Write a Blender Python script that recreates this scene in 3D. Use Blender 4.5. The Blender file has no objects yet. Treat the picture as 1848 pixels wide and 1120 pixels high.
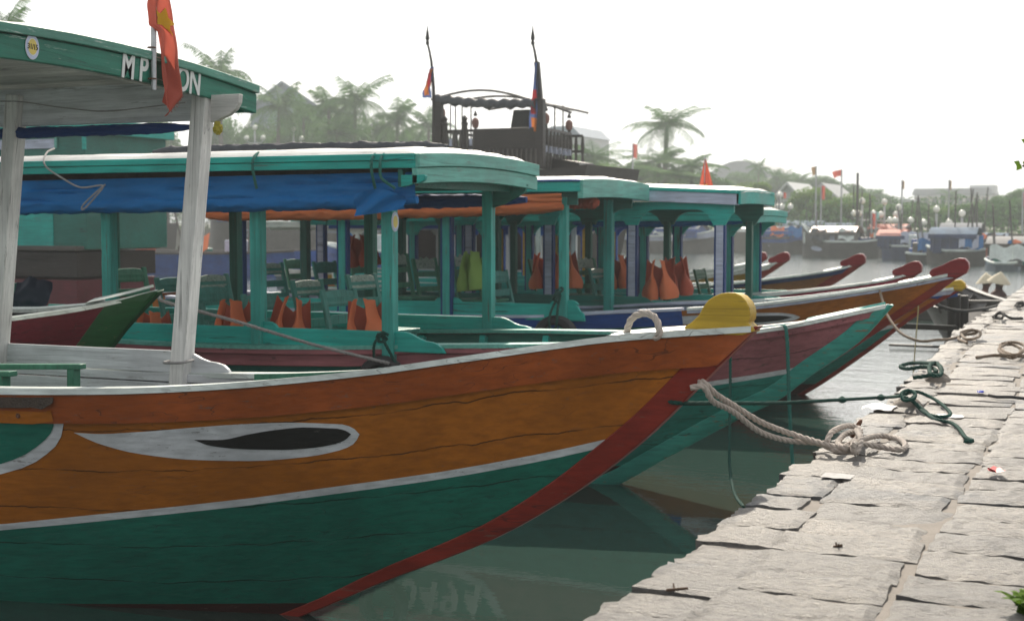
import bpy, math, random
from mathutils import Vector, Matrix, noise
sc = bpy.context.scene
COL = sc.collection
R_ = random.Random(7)
WZ = -0.035                     # water level
# ------------------------------------------------------------------ camera numbers (metres, camera at x=0 y=0 z=2)
FOC = 2567.; TH = math.radians(23.3); CH = 2.0; PITCH = math.atan(160/FOC)
cp, sp = math.cos(PITCH), math.sin(PITCH)
RT = Vector((math.cos(TH), math.sin(TH), 0))
FW = Vector((-math.sin(TH)*cp, math.cos(TH)*cp, -sp))
UP = RT.cross(FW)
def ray(px, py): return FW + RT*((px-924)/FOC) + UP*((560-py)/FOC)
def atY(px, py, y):
    d = ray(px, py); t = y/d.y; return Vector((d.x*t, y, CH+d.z*t))
def atZ(px, py, z):
    d = ray(px, py); t = (z-CH)/d.z; return Vector((d.x*t, d.y*t, z))
# ------------------------------------------------------------------ mesh builder
class MB:
    def __init__(s): s.v = []; s.f = []; s.m = []; s.uv = {}
    def vert(s, p): s.v.append(tuple(p)); return len(s.v)-1
    def face(s, ids, m=0): s.f.append(tuple(ids)); s.m.append(m)
    def box(s, c, size, m=0, M=None):
        hx, hy, hz = size[0]/2, size[1]/2, size[2]/2; b = len(s.v)
        for x in (-hx, hx):
            for y in (-hy, hy):
                for z in (-hz, hz):
                    p = Vector((x, y, z))
                    if M is not None: p = M @ p
                    s.v.append(tuple(p+Vector(c)))
        for q in ((0,1,3,2),(4,6,7,5),(0,4,5,1),(2,3,7,6),(0,2,6,4),(1,5,7,3)): s.face([b+i for i in q], m)
        return s
    def bar(s, a, b, w, h=None, m=0, up=(0,0,1)):
        a = Vector(a); b = Vector(b); h = h or w; d = (b-a); L = d.length; d.normalize()
        u = Vector(up)
        if abs(d.dot(u)) > .95: u = Vector((0,1,0))
        sd = d.cross(u).normalized(); u2 = sd.cross(d)
        M = Matrix((d, sd, u2)).transposed()
        return s.box((a+b)/2, (L, w, h), m, M)
    def tube(s, path, rad, n=8, m=0, cap=True, closed=False):
        P = [Vector(p) for p in path]; N = len(P)
        t0 = (P[1]-P[0]).normalized(); u = Vector((0,0,1)) if abs(t0.z) < .9 else Vector((1,0,0))
        u = (u-t0*u.dot(t0)).normalized(); rings = []
        for i, p in enumerate(P):
            if closed: t = P[(i+1) % N]-P[i-1]
            else: t = P[min(i+1, N-1)]-P[max(i-1, 0)]
            if t.length < 1e-9: t = t0.copy()
            t.normalize(); u = u-t*u.dot(t)
            if u.length < 1e-6: u = t.orthogonal()
            u.normalize(); w = t.cross(u); r = rad(i/(N-1)) if callable(rad) else rad
            rings.append([s.vert(p+(u*math.cos(2*math.pi*k/n)+w*math.sin(2*math.pi*k/n))*r) for k in range(n)])
        for i in range(N if closed else N-1):
            A, B = rings[i], rings[(i+1) % N]
            for k in range(n): s.face((A[k], A[(k+1) % n], B[(k+1) % n], B[k]), m)
        if cap and not closed:
            s.face(rings[0][::-1], m); s.face(rings[-1], m)
        return s
    def grid(s, fn, nu, nv, m=0, flip=False, thick=None):
        b = len(s.v)
        for i in range(nu+1):
            for j in range(nv+1): s.v.append(tuple(fn(i/nu, j/nv)))
        for i in range(nu):
            for j in range(nv):
                q = (b+i*(nv+1)+j, b+(i+1)*(nv+1)+j, b+(i+1)*(nv+1)+j+1, b+i*(nv+1)+j+1)
                s.face(q[::-1] if flip else q, m)
        return s
    def prism(s, poly, fn, m=0, ms=None):
        """poly: 2d points; fn(u,v,side 0/1)->3d point"""
        n = len(poly); b = len(s.v)
        for k in (0, 1):
            for p in poly: s.v.append(tuple(fn(p[0], p[1], k)))
        s.face([b+i for i in range(n)][::-1], m); s.face([b+n+i for i in range(n)], m)
        for i in range(n): s.face((b+i, b+(i+1) % n, b+n+(i+1) % n, b+n+i), m if ms is None else ms)
        return s
    def lathe(s, prof, n=12, m=0, c=(0,0,0)):
        b = len(s.v)
        for r, z in prof:
            for k in range(n):
                a = 2*math.pi*k/n; s.v.append((c[0]+r*math.cos(a), c[1]+r*math.sin(a), c[2]+z))
        for i in range(len(prof)-1):
            for k in range(n):
                s.face((b+i*n+k, b+i*n+(k+1) % n, b+(i+1)*n+(k+1) % n, b+(i+1)*n+k), m)
        s.face([b+k for k in range(n)][::-1], m); s.face([b+(len(prof)-1)*n+k for k in range(n)], m)
        return s
    def build(s, name, mats, parent=None, smooth=None, bevel=None, recalc=True, label=None):
        me = bpy.data.meshes.new(name); me.from_pydata(s.v, [], s.f)
        if not isinstance(mats, (list, tuple)): mats = [mats]
        for m in mats: me.materials.append(m)
        me.polygons.foreach_set('material_index', s.m)
        if recalc:
            import bmesh
            bm = bmesh.new(); bm.from_mesh(me); bmesh.ops.recalc_face_normals(bm, faces=bm.faces); bm.to_mesh(me); bm.free()
        if smooth is not None:
            me.polygons.foreach_set('use_smooth', [True]*len(me.polygons))
            me.set_sharp_from_angle(angle=math.radians(smooth))
        me.update()
        o = bpy.data.objects.new(name, me); COL.objects.link(o)
        if parent is not None: o.parent = parent
        if bevel:
            b = o.modifiers.new('bevel', 'BEVEL'); b.width = bevel; b.segments = 2; b.limit_method = 'ANGLE'; b.angle_limit = math.radians(50)
        if label: o['label'] = label
        return o
def tag(o, label, cat, group=None, kind=None):
    if label: o['label'] = label
    if cat: o['category'] = cat
    if group: o['group'] = group
    if kind: o['kind'] = kind
    return o
def thing(name, label, cat, loc=(0,0,0), rot=(0,0,0), group=None):
    o = bpy.data.objects.new(name, None); COL.objects.link(o); o.location = loc; o.rotation_euler = rot
    o.empty_display_size = .2
    return tag(o, label, cat, group)
def copy_tree(o, parent=None):
    c = o.copy(); COL.objects.link(c)
    if parent is not None: c.parent = parent
    for ch in list(o.children): copy_tree(ch, c)
    return c
def place(o, loc, rot=None, scale=None, label=None, group=None):
    o.location = loc
    if rot is not None: o.rotation_euler = rot
    if scale is not None: o.scale = (scale,)*3 if not hasattr(scale, '__len__') else scale
    if label: o['label'] = label
    if group: o['group'] = group
    return o
# ------------------------------------------------------------------ materials
def newmat(name):
    m = bpy.data.materials.new(name); m.use_nodes = True; nt = m.node_tree
    b = nt.nodes['Principled BSDF']; return m, nt, b
def N(nt, t, **kw):
    n = nt.nodes.new('ShaderNode'+t)
    for k, v in kw.items():
        if k in n.inputs: n.inputs[k].default_value = v
        else: setattr(n, k, v)
    return n
def rgba(c): return (c[0], c[1], c[2], 1)
def ramp(nt, fac, stops):
    r = nt.nodes.new('ShaderNodeValToRGB'); el = r.color_ramp.elements
    while len(el) > 1: el.remove(el[-1])
    el[0].position = stops[0][0]; el[0].color = rgba(stops[0][1]) if hasattr(stops[0][1], '__len__') else (stops[0][1],)*3+(1,)
    for p, c in stops[1:]:
        e = el.new(p); e.color = rgba(c) if hasattr(c, '__len__') else (c, c, c, 1)
    nt.links.new(fac, r.inputs[0]); return r.outputs[0]
def mixc(nt, fac, a, b, mode='MIX'):
    n = nt.nodes.new('ShaderNodeMix'); n.data_type = 'RGBA'; n.blend_type = mode
    for sock, v in ((n.inputs[0], fac), (n.inputs[6], a), (n.inputs[7], b)):
        if hasattr(v, 'is_linked') or hasattr(v, 'links'): nt.links.new(v, sock)
        elif hasattr(v, '__len__'): sock.default_value = rgba(v)
        else: sock.default_value = v
    return n.outputs[2]
def math_(nt, op, a, b=None):
    n = nt.nodes.new('ShaderNodeMath'); n.operation = op
    for i, v in enumerate((a, b)):
        if v is None: continue
        if hasattr(v, 'links'): nt.links.new(v, n.inputs[i])
        else: n.inputs[i].default_value = v
    return n.outputs[0]
def coords(nt, scale=(1,1,1), kind='Object', loc=(0,0,0)):
    t = nt.nodes.new('ShaderNodeTexCoord'); mp = nt.nodes.new('ShaderNodeMapping')
    mp.inputs['Scale'].default_value = scale; mp.inputs['Location'].default_value = loc
    nt.links.new(t.outputs[kind], mp.inputs[0]); return mp.outputs[0]
def noise_(nt, vec, scale, detail=5, rough=.55, dist=0):
    n = N(nt, 'TexNoise', Scale=scale, Detail=detail, Roughness=rough, Distortion=dist); nt.links.new(vec, n.inputs['Vector']); return n.outputs['Fac']
def bump(nt, b, h, strength=.3, dist=.01, prev=None):
    n = N(nt, 'Bump', Strength=strength, Distance=dist); nt.links.new(h, n.inputs['Height'])
    if prev is not None: nt.links.new(prev, n.inputs['Normal'])
    nt.links.new(n.outputs[0], b.inputs['Normal']); return n.outputs[0]
def paint(name, col, rough=.42, wear=.6, wearcol=(.13,.105,.085), axis='x', var=.3, seams=False, dirt=.35, thr=.665, pale=None, crack=.7):
    m, nt, b = newmat(name)
    st = {'x': (1.1, 16, 16), 'y': (16, 1.1, 16), 'z': (16, 16, 1.1)}[axis]
    v = coords(nt); g = coords(nt, st)
    n1 = noise_(nt, v, 1.7, 5); n2 = noise_(nt, g, 2.2, 6, .6); n3 = noise_(nt, v, 11, 8, .72)
    c = mixc(nt, ramp(nt, n1, [(.3, 0.), (.7, 1.)]), [x*(1-var) for x in col], [min(1, x*(1+var*.6)) for x in col])
    c = mixc(nt, ramp(nt, n2, [(.33, .6), (.6, 0.)]), c, [x*.5 for x in col])
    thr = thr-.035
    if pale is not None:
        n5 = noise_(nt, v, 3.1, 7, .68); c = mixc(nt, ramp(nt, n5, [(.5, 0.), (.68, .75)]), c, pale)
    gs = coords(nt, [q*.45 for q in st], loc=(3.1, 1.7, .4)); n6 = noise_(nt, gs, 4.2, 9, .78)
    c = mixc(nt, math_(nt, 'MULTIPLY', ramp(nt, n6, [(thr-.025, 0.), (thr+.012, 1.)]), wear), c, wearcol)
    c = mixc(nt, math_(nt, 'MULTIPLY', ramp(nt, n3, [(.62, 0.), (.74, 1.)]), dirt), c, [x*.35 for x in col])
    hgt = math_(nt, 'ADD', n2, math_(nt, 'MULTIPLY', n3, .5))
    nc = noise_(nt, coords(nt, [q*.75 if q > 2 else q*.22 for q in st], loc=(5.3, 2.2, 8.1)), 1.2, 1.5, .5, 0.)
    ck = math_(nt, 'MULTIPLY', math_(nt, 'LESS_THAN', math_(nt, 'ABSOLUTE', math_(nt, 'SUBTRACT', nc, .5)), .006), ramp(nt, noise_(nt, coords(nt, (1, 1, 1), loc=(1, 9, 4)), 1.9, 3), [(.48, 0.), (.6, crack)]))
    c = mixc(nt, ck, c, [x*.2+.008 for x in col]); hgt = math_(nt, 'SUBTRACT', hgt, math_(nt, 'MULTIPLY', ck, 1.6))
    if seams:
        uv = nt.nodes.new('ShaderNodeTexCoord').outputs['UV']; sx = N(nt, 'SeparateXYZ'); nt.links.new(uv, sx.inputs[0])
        wob = math_(nt, 'MULTIPLY', noise_(nt, coords(nt, (2, .4, .4)), 2.6, 4), .05)
        fr = math_(nt, 'FRACT', math_(nt, 'DIVIDE', math_(nt, 'ADD', sx.outputs[1], wob), .205))
        ln = math_(nt, 'LESS_THAN', fr, .034)
        brk = ramp(nt, noise_(nt, coords(nt, (1.6, 1.6, 1.6), loc=(7, 2, 1)), 2.3, 4), [(.36, .15), (.55, 1.)])
        sm = math_(nt, 'MULTIPLY', ln, brk)
        c = mixc(nt, math_(nt, 'MULTIPLY', sm, .9), c, [x*.16 for x in col])
        hgt = math_(nt, 'SUBTRACT', hgt, math_(nt, 'MULTIPLY', sm, 2.2))
    nt.links.new(c, b.inputs['Base Color'])
    nt.links.new(ramp(nt, n1, [(.2, rough-.08), (.8, rough+.15)]), b.inputs['Roughness'])
    b.inputs['Specular IOR Level'].default_value = .27
    bump(nt, b, hgt, .5, .005)
    return m
def plain(name, col, rough=.6, var=.25, scale=6., bumps=0., metal=0., spec=.5):
    m, nt, b = newmat(name); v = coords(nt); n1 = noise_(nt, v, scale, 6, .6)
    nt.links.new(mixc(nt, n1, [x*(1-var) for x in col], [min(1, x*(1+var)) for x in col]), b.inputs['Base Color'])
    b.inputs['Roughness'].default_value = rough; b.inputs['Metallic'].default_value = metal; b.inputs['Specular IOR Level'].default_value = spec
    if bumps: bump(nt, b, noise_(nt, v, scale*4, 6), bumps, .01)
    return m
def foliage(name, col, col2, trans=.25):
    m, nt, b = newmat(name); v = coords(nt); n1 = noise_(nt, v, .8, 4)
    n2 = noise_(nt, v, 9, 2)
    c = mixc(nt, ramp(nt, n1, [(.35, 0.), (.65, 1.)]), col, col2); c = mixc(nt, ramp(nt, n2, [(.4, 0.), (.7, .5)]), c, [x*1.5 for x in col2])
    nt.links.new(c, b.inputs['Base Color']); b.inputs['Roughness'].default_value = .85; b.inputs['Specular IOR Level'].default_value = .15
    t = N(nt, 'BsdfTranslucent'); nt.links.new(c, t.inputs[0]); mx = N(nt, 'MixShader'); mx.inputs[0].default_value = trans
    nt.links.new(b.outputs[0], mx.inputs[1]); nt.links.new(t.outputs[0], mx.inputs[2]); nt.links.new(mx.outputs[0], nt.nodes['Material Output'].inputs[0])
    return m
def cloth(name, col, trans=.3, scale=30., crease=.5):
    m, nt, b = newmat(name); v = coords(nt); n1 = noise_(nt, v, 3, 5)
    c = mixc(nt, n1, [x*.75 for x in col], [min(1, x*1.15) for x in col])
    nt.links.new(c, b.inputs['Base Color']); b.inputs['Roughness'].default_value = .7; b.inputs['Specular IOR Level'].default_value = .22
    bump(nt, b, noise_(nt, v, scale, 5), crease, .01)
    if trans:
        t = N(nt, 'BsdfTranslucent'); nt.links.new(c, t.inputs[0]); mx = N(nt, 'MixShader'); mx.inputs[0].default_value = trans
        nt.links.new(b.outputs[0], mx.inputs[1]); nt.links.new(t.outputs[0], mx.inputs[2]); nt.links.new(mx.outputs[0], nt.nodes['Material Output'].inputs[0])
    return m
M = {}
M['orange'] = paint('orange hull paint', (.44,.138,.011), crack=.4, seams=True, wear=.6, thr=.685)
M['rust'] = paint('rust red plank paint', (.36,.082,.015), wear=.65, thr=.66)
M['green'] = paint('dark green hull paint', (.012,.165,.115), crack=.4, seams=True, wear=.45, thr=.71)
M['white'] = paint('white stripe paint', (.70,.71,.73), crack=0., wear=.8, thr=.655, wearcol=(.2,.19,.18))
M['bootred'] = paint('dark red bottom paint', (.055,.018,.014), rough=.6)
M['stem'] = paint('crimson stem paint', (.23,.022,.012), wear=.6, thr=.67)
M['cap'] = paint('pale covering board paint', (.72,.78,.74), wear=.6, thr=.66, wearcol=(.22,.2,.17))
M['yellow'] = paint('yellow head paint', (.55,.36,.03), wear=.8, thr=.635, wearcol=(.10,.085,.05), rough=.5)
M['post_white'] = paint('weathered white post paint', (.84,.83,.80), axis='z', wear=.6, thr=.645, wearcol=(.22,.2,.18), dirt=.5)
M['board_white'] = paint('weathered white board paint', (.76,.78,.80), axis='x', wear=.7, thr=.65, wearcol=(.25,.24,.23), dirt=.45)
M['roof_green'] = paint('green fascia paint', (.022,.20,.135), axis='y', wear=.8, thr=.655, wearcol=(.42,.52,.46))
M['lip_green'] = paint('faded green moulding paint', (.10,.30,.23), axis='y', wear=.8, thr=.63, wearcol=(.5,.55,.5))
M['ceil'] = paint('grey ceiling plank paint', (.62,.61,.58), axis='x', wear=.6, thr=.65, dirt=.5)
M['teal'] = paint('teal paint', (.022,.40,.345), wear=.75, thr=.655, wearcol=(.10,.13,.115))
M['teal_post'] = paint('teal post paint', (.045,.37,.32), axis='z', wear=.85, thr=.635, wearcol=(.09,.11,.10))
M['teal_front'] = paint('pale front lit teal paint', (.15,.46,.39), axis='y', wear=.8, thr=.65, wearcol=(.14,.2,.18))  # teal lightened for the light on front fascias; also the pale deck paint
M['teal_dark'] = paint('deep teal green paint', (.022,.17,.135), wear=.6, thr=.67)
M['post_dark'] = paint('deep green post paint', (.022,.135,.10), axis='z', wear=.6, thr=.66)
M['pink'] = paint('faded plum plank paint', (.36,.13,.145), wear=.85, thr=.64, wearcol=(.10,.07,.06), seams=True)
M['teal_hull'] = paint('sea green hull paint', (.022,.235,.19), seams=True, wear=.7, thr=.675, wearcol=(.22,.10,.05))
M['teal_stem'] = paint('worn teal stem paint', (.05,.34,.28), wear=.9, thr=.63, wearcol=(.22,.13,.08))
M['roof_white'] = paint('sun bleached roof sheet', (.72,.72,.69), wear=.7, thr=.66, wearcol=(.2,.15,.12), dirt=.3)
M['blue'] = paint('blue gunwale paint', (.015,.085,.36), wear=.6, thr=.66)
M['blue_dark'] = paint('dark blue post edge paint', (.012,.05,.19), axis='z', wear=.5)
M['lilac'] = paint('pale lilac board paint', (.50,.54,.66), wear=.5, thr=.67)
M['grey_in'] = paint('blue grey inner paint', (.24,.30,.37), wear=.6, thr=.66)
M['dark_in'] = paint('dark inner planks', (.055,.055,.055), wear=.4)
M['maroon'] = paint('maroon hull paint', (.13,.016,.026), seams=True, wear=.5, thr=.69)
M['bow_green'] = paint('bottle green stem paint', (.008,.075,.022), wear=.5, thr=.67, wearcol=(.2,.13,.09))
M['redhead'] = paint('glossy red head paint', (.22,.012,.016), rough=.3, wear=.5, thr=.68)
M['magenta'] = paint('magenta gunwale paint', (.36,.03,.075), wear=.4, thr=.68)
M['mustard'] = paint('mustard hull paint', (.40,.24,.02), wear=.5, thr=.68)
M['brown_orange'] = paint('brown orange hull paint', (.33,.13,.03), wear=.5, thr=.68)
M['navy'] = paint('navy hull paint', (.02,.045,.14), wear=.5)
M['chair_green'] = paint('green chair paint', (.06,.24,.15), axis='z', wear=.5)
M['chair_teal'] = paint('teal chair paint', (.06,.26,.22), axis='z', wear=.6)
M['chair_pale'] = paint('worn pale green chair paint', (.34,.42,.36), axis='x', wear=.9, thr=.60, wearcol=(.12,.17,.14))
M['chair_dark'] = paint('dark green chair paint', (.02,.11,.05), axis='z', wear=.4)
M['darkwood'] = paint('dark ship wood', (.035,.028,.025), wear=.5, wearcol=(.1,.09,.08))
M['oldwood'] = paint('old grey wood', (.10,.09,.08), wear=.5, wearcol=(.2,.19,.17))
M['rot'] = plain('rotten wood and shaded gap', (.05,.035,.025), .9, .6, 20, .8)
M['black'] = paint('black paint', (.018,.017,.016), wear=.5, thr=.68, wearcol=(.1,.09,.08))
M['tarp_blue'] = cloth('blue tarpaulin', (.002,.135,.38), 0, 14, .8)
M['tarp_navy'] = cloth('navy tarpaulin', (.012,.045,.17), 0, 14, .6)
M['tarp_orange'] = cloth('orange tarpaulin', (.62,.17,.06), .25, 14, .5)
M['tarp_grey'] = cloth('grey tarpaulin', (.07,.075,.085), 0, 14, .8)
M['vest'] = cloth('orange vest nylon', (.74,.20,.085), .15, 40, .3)
M['vest_dark'] = cloth('rust vest nylon', (.42,.09,.05), .1, 40, .3)
M['vest_green'] = cloth('lime vest nylon', (.26,.40,.10), .15, 40, .3)
M['flag_red'] = cloth('red flag cloth', (.50,.105,.07), .4, 60, .3)
M['flag_star'] = cloth('yellow star cloth', (.75,.45,.03), .35, 60, .3)
M['metal'] = plain('galvanised pipe', (.42,.43,.44), .4, .3, 20, .2, .7)
M['rust_iron'] = plain('rusty iron', (.14,.06,.03), .8, .5, 20, .5, .3)
M['rubber'] = plain('tyre rubber', (.018,.018,.019), .7, .4, 12, .4)
M['letters'] = plain('white lettering paint', (.66,.68,.66), .5, .12, 14)
M['ink'] = plain('black ink', (.03,.03,.03), .5, .1)
M['sticker_y'] = plain('yellow sticker', (.65,.50,.10), .4, .1)
M['sticker_b'] = plain('blue sticker ring', (.45,.5,.66), .4, .2, 60)
M['jacket'] = cloth('dark blue jacket cloth', (.03,.04,.065), 0, 20, .6)
def rope_mat(name, col):
    m, nt, b = newmat(name); v = coords(nt); n1 = noise_(nt, v, 60, 4, .7); n0 = noise_(nt, v, 4, 3)
    c = mixc(nt, n1, [x*.5 for x in col], [min(1, x*1.3) for x in col]); c = mixc(nt, ramp(nt, n0, [(.4, 0.), (.7, .5)]), c, [x*.55 for x in col])
    nt.links.new(c, b.inputs['Base Color']); b.inputs['Roughness'].default_value = .85
    b.inputs['Sheen Weight'].default_value = .25 if col[0] > .2 else 0.; b.inputs['Specular IOR Level'].default_value = .25
    bump(nt, b, noise_(nt, v, 220, 3), .6, .003); return m
M['rope'] = rope_mat('beige rope', (.52,.45,.39)); M['rope_green'] = rope_mat('green rope', (.008,.065,.05))
M['rope_teal'] = rope_mat('sea green rope', (.03,.17,.14)); M['rope_brown'] = rope_mat('brown rope', (.24,.17,.11)); M['rope_grey'] = rope_mat('grey rope', (.30,.29,.28))
M['rope_dark'] = rope_mat('dark rope', (.05,.05,.05)); M['rope_yellow'] = rope_mat('straw cord', (.5,.42,.2))
# ------------------------------------------------------------------ hull
def pchip(T):
    xs = [p[0] for p in T]; ys = [p[1] for p in T]; n = len(xs)
    h = [xs[i+1]-xs[i] for i in range(n-1)]; dl = [(ys[i+1]-ys[i])/h[i] for i in range(n-1)]
    m = [dl[0]]+[0 if dl[i-1]*dl[i] <= 0 else 2*dl[i-1]*dl[i]/(dl[i-1]+dl[i]) for i in range(1, n-1)]+[dl[-1]]
    def f(x):
        if x <= xs[0]: return ys[0]+m[0]*(x-xs[0])
        if x >= xs[-1]: return ys[-1]+m[-1]*(x-xs[-1])
        i = 0
        while x > xs[i+1]: i += 1
        t = (x-xs[i])/h[i]
        return (ys[i]*(1+2*t)*(1-t)**2+h[i]*m[i]*t*(1-t)**2+ys[i+1]*t*t*(3-2*t)+h[i]*m[i+1]*t*t*(t-1))
    return f
class Hull:
    def __init__(s, stem, sheer, B, lam, f0, L, p=.7):
        s.xs = pchip(stem); s.sh0 = pchip(sheer); s.B = B; s.lam = lam; s.f0 = f0; s.L = L; s.p = p
        s.stem = stem; s.tipz = sheer[0][1]
    def sheer(s, x): return s.sh0(-x)
    def hb(s, x, z):
        d = s.xs(z)-x
        if d <= 0: return 0.
        k = min(1, max(0, (-x-s.L*.62)/(s.L*.38))); zg = s.sheer(x); t = min(1, max(0, (z+.35)/(zg+.35)))
        return s.B*math.tanh(d/s.lam)*(s.f0+(1-s.f0)*t**s.p)*(1-.35*k*k)
    def pt(s, d, zr):
        x = s.xs(zr(0))-d
        for _ in range(12): x = .5*x+.5*(s.xs(zr(x))-d)
        z = zr(x); return x, s.hb(x, z), z
    def floor(s, x, dz):
        z = dz
        while s.hb(x, z) < .09 and z < s.sheer(x)-.12: z += .02
        return z
    DS = [0,.04,.1,.18,.28,.4,.55,.72,.92,1.15,1.4,1.7,2.05,2.4,2.8,3.2,3.7,4.2,4.8,5.4,6.1,6.8,7.5,8.3,9.0]
    def shell(s, bands, mats, parent):
        """bands: list of (zcurve_top, material index, sub rows); the last band ends at z=-.35"""
        mb = MB(); uvs = []; ds = [d for d in s.DS if d < s.L]
        for side in (-1, 1):
            rows = []
            for bi, (zt, mi, k) in enumerate(bands):
                zb = bands[bi+1][0] if bi+1 < len(bands) else (lambda x: -.35)
                for r in range(k): rows.append(((lambda x, zt=zt, zb=zb, t=r/k: zt(x)*(1-t)+zb(x)*t), mi))
            rows.append(((lambda x: -.35), None)); ids = []
            for zr, mi in rows:
                line = []
                for d in ds:
                    x, b, z = s.pt(d, zr); line.append(mb.vert((x, side*b, z))); uvs.append((x, s.sheer(x)-z))
                ids.append(line)
            for i in range(len(rows)-1):
                for j in range(len(ds)-1):
                    q = (ids[i][j], ids[i][j+1], ids[i+1][j+1], ids[i+1][j]); mb.face(q if side > 0 else q[::-1], rows[i][1])
            if side < 0: near = ids
        for i in range(len(near)-1): mb.face((near[i][-1], near[i+1][-1], ids[i+1][-1], ids[i][-1]), 0)
        o = mb.build('hull', mats, parent, smooth=40, recalc=False)
        uvl = o.data.uv_layers.new(name='UVMap')
        for l in o.data.loops: uvl.data[l.index].uv = uvs[l.vertex_index]
        return o
    def xsamp(s, x0=0.02, step=.22, x1=None):
        x1 = -s.L+.3 if x1 is None else x1; xs = []; x = -x0
        while x > x1: xs.append(x); x -= step if x < -.6 else step*.45
        xs.append(x1); return xs
    def rail(s, parent, hr=.14, mat=None, capmat=None, x0=.0, x1=None, capw=.17, proud=.028, name='gunwale', both=True, minb=0., label=None, capname='covering_board'):
        xs = s.xsamp(x0, x1=x1); mb = MB(); cb = MB()
        for side in ((-1, 1) if both else (-1,)):
            R1 = []; R2 = []
            for x in xs:
                zt = s.sheer(x); zb = zt-hr; bo = max(s.hb(x, zt-.02)+proud, minb); bb = max(s.hb(x, zb)+proud, minb)
                bi = max(bo-.055, .0)
                xb = min(x, s.xs(zb)-.01); R1.append([mb.vert((xx, side*a, z)) for xx, a, z in ((x, bo, zt-.004), (xb, bb, zb), (xb, max(bb-.05, 0), zb), (x, bi, zt-.004))])
                ci = max(bo-capw, .0); e = .012
                R2.append([cb.vert((x, side*a, z)) for a, z in ((bo+e, zt), (bo+e, zt+.028), (ci, zt+.028), (ci, zt))])
            for RR, q in ((R1, mb), (R2, cb)):
                for i in range(len(xs)-1):
                    for k in range(4): q.face((RR[i][k], RR[i][(k+1) % 4], RR[i+1][(k+1) % 4], RR[i+1][k]))
                q.face(RR[0][::-1]); q.face(RR[-1])
        if mat: mb.build(name, mat, parent, smooth=35, label=label)
        if capmat: cb.build(capname, capmat, parent, smooth=35)
    def stempost(s, parent, mat, aft=.105, fwd=.022, half=.052, zt=None, zb=-.34, taper=1.):
        mb = MB(); zt = s.tipz+.03 if zt is None else zt; n = 26; A = []; Bq = []
        for i in range(n+1):
            z = zt+(zb-zt)*i/n; x = s.xs(z); dx = s.xs(z+.01)-s.xs(z-.01); t = Vector((dx, 0, .02)).normalized(); nrm = Vector((t.z, 0, -t.x))
            p = Vector((x, 0, z)); f = p+nrm*fwd; a = p-nrm*aft*(taper+(1-taper)*min(1, max(0, z/.85))); a.z = min(a.z, s.sheer(a.x)+.022); hb = s.hb(a.x, a.z)+.007
            A.append([mb.vert((f.x, sd*half*.62, f.z)) for sd in (-1, 1)]+[mb.vert((p.x, sd*half, p.z)) for sd in (1, -1)])
            Bq.append([mb.vert((a.x, sd*max(hb, .012), a.z)) for sd in (1, -1)])
        for i in range(n):
            r0 = A[i][:3]+Bq[i]+[A[i][3]]; r1 = A[i+1][:3]+Bq[i+1]+[A[i+1][3]]
            for k in range(6): mb.face((r0[k], r0[(k+1) % 6], r1[(k+1) % 6], r1[k]))
        mb.face((A[0][:3]+Bq[0]+[A[0][3]])[::-1]); mb.face(A[n][:3]+Bq[n]+[A[n][3]])
        mb.build('stem', mat, parent, smooth=30, bevel=.006)
    def inner(s, parent, mat, ribmat=None, deckz=.5, x0=.55, rib=.62, ribs=True, deckmat=None):
        mb = MB(); xs = s.xsamp(x0, .3)
        for side in (-1, 1):
            L = []
            for x in xs:
                zt = s.sheer(x)-.01; dz = s.floor(x, deckz)
                L.append([mb.vert((x, side*max(s.hb(x, zt-(zt-dz)*k/4)-.045, .004), zt-(zt-dz)*k/4)) for k in range(5)])
            for i in range(len(xs)-1):
                for k in range(4): mb.face((L[i][k], L[i+1][k], L[i+1][k+1], L[i][k+1]))
        mb.build('inner_planking', mat, parent, smooth=40, recalc=False)
        db = MB(); L = []
        for x in xs:
            dz = s.floor(x, deckz); b = max(s.hb(x, dz)-.04, .005); L.append((db.vert((x, -b, dz)), db.vert((x, b, dz))))
        for i in range(len(xs)-1): db.face((L[i][0], L[i+1][0], L[i+1][1], L[i][1]))
        db.build('deck', deckmat or mat, parent)
        if ribs:
            x = -x0-.5
            while x > -s.L+1:
                for side in (-1, 1):
                    a = Vector((x, side*(s.hb(x, s.sheer(x)-.05)-.075), s.sheer(x)-.03)); dz = s.floor(x, deckz); c = Vector((x, side*max(s.hb(x, dz)-.07, .01), dz))
                    rb = MB(); rb.bar(a, c, .07, .05, up=(1, 0, 0)); rb.build('frame_rib', ribmat or mat, parent)
                x -= rib
    def foredeck(s, parent, mat, length=.75, z=.03, sink=0):
        mb = MB(); xs = [-.02-length*i/10 for i in range(11)]; L = []
        for x in xs:
            b = max(s.hb(x, s.sheer(x)-.02)-.02, .01); zt = s.sheer(x)+z-sink
            L.append([mb.vert((x, y*b, zt+.018*(1-abs(y)))) for y in (-1, -.5, 0, .5, 1)])
        for i in range(10):
            for k in range(4): mb.face((L[i][k], L[i][k+1], L[i+1][k+1], L[i+1][k]))
        x = xs[-1]; q = [mb.vert((x, y*b, zt-.05)) for y in (-1, 1)]
        mb.face((L[-1][0], L[-1][2], L[-1][4], q[1], q[0]))
        mb.build('foredeck', mat, parent, smooth=30)
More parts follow.
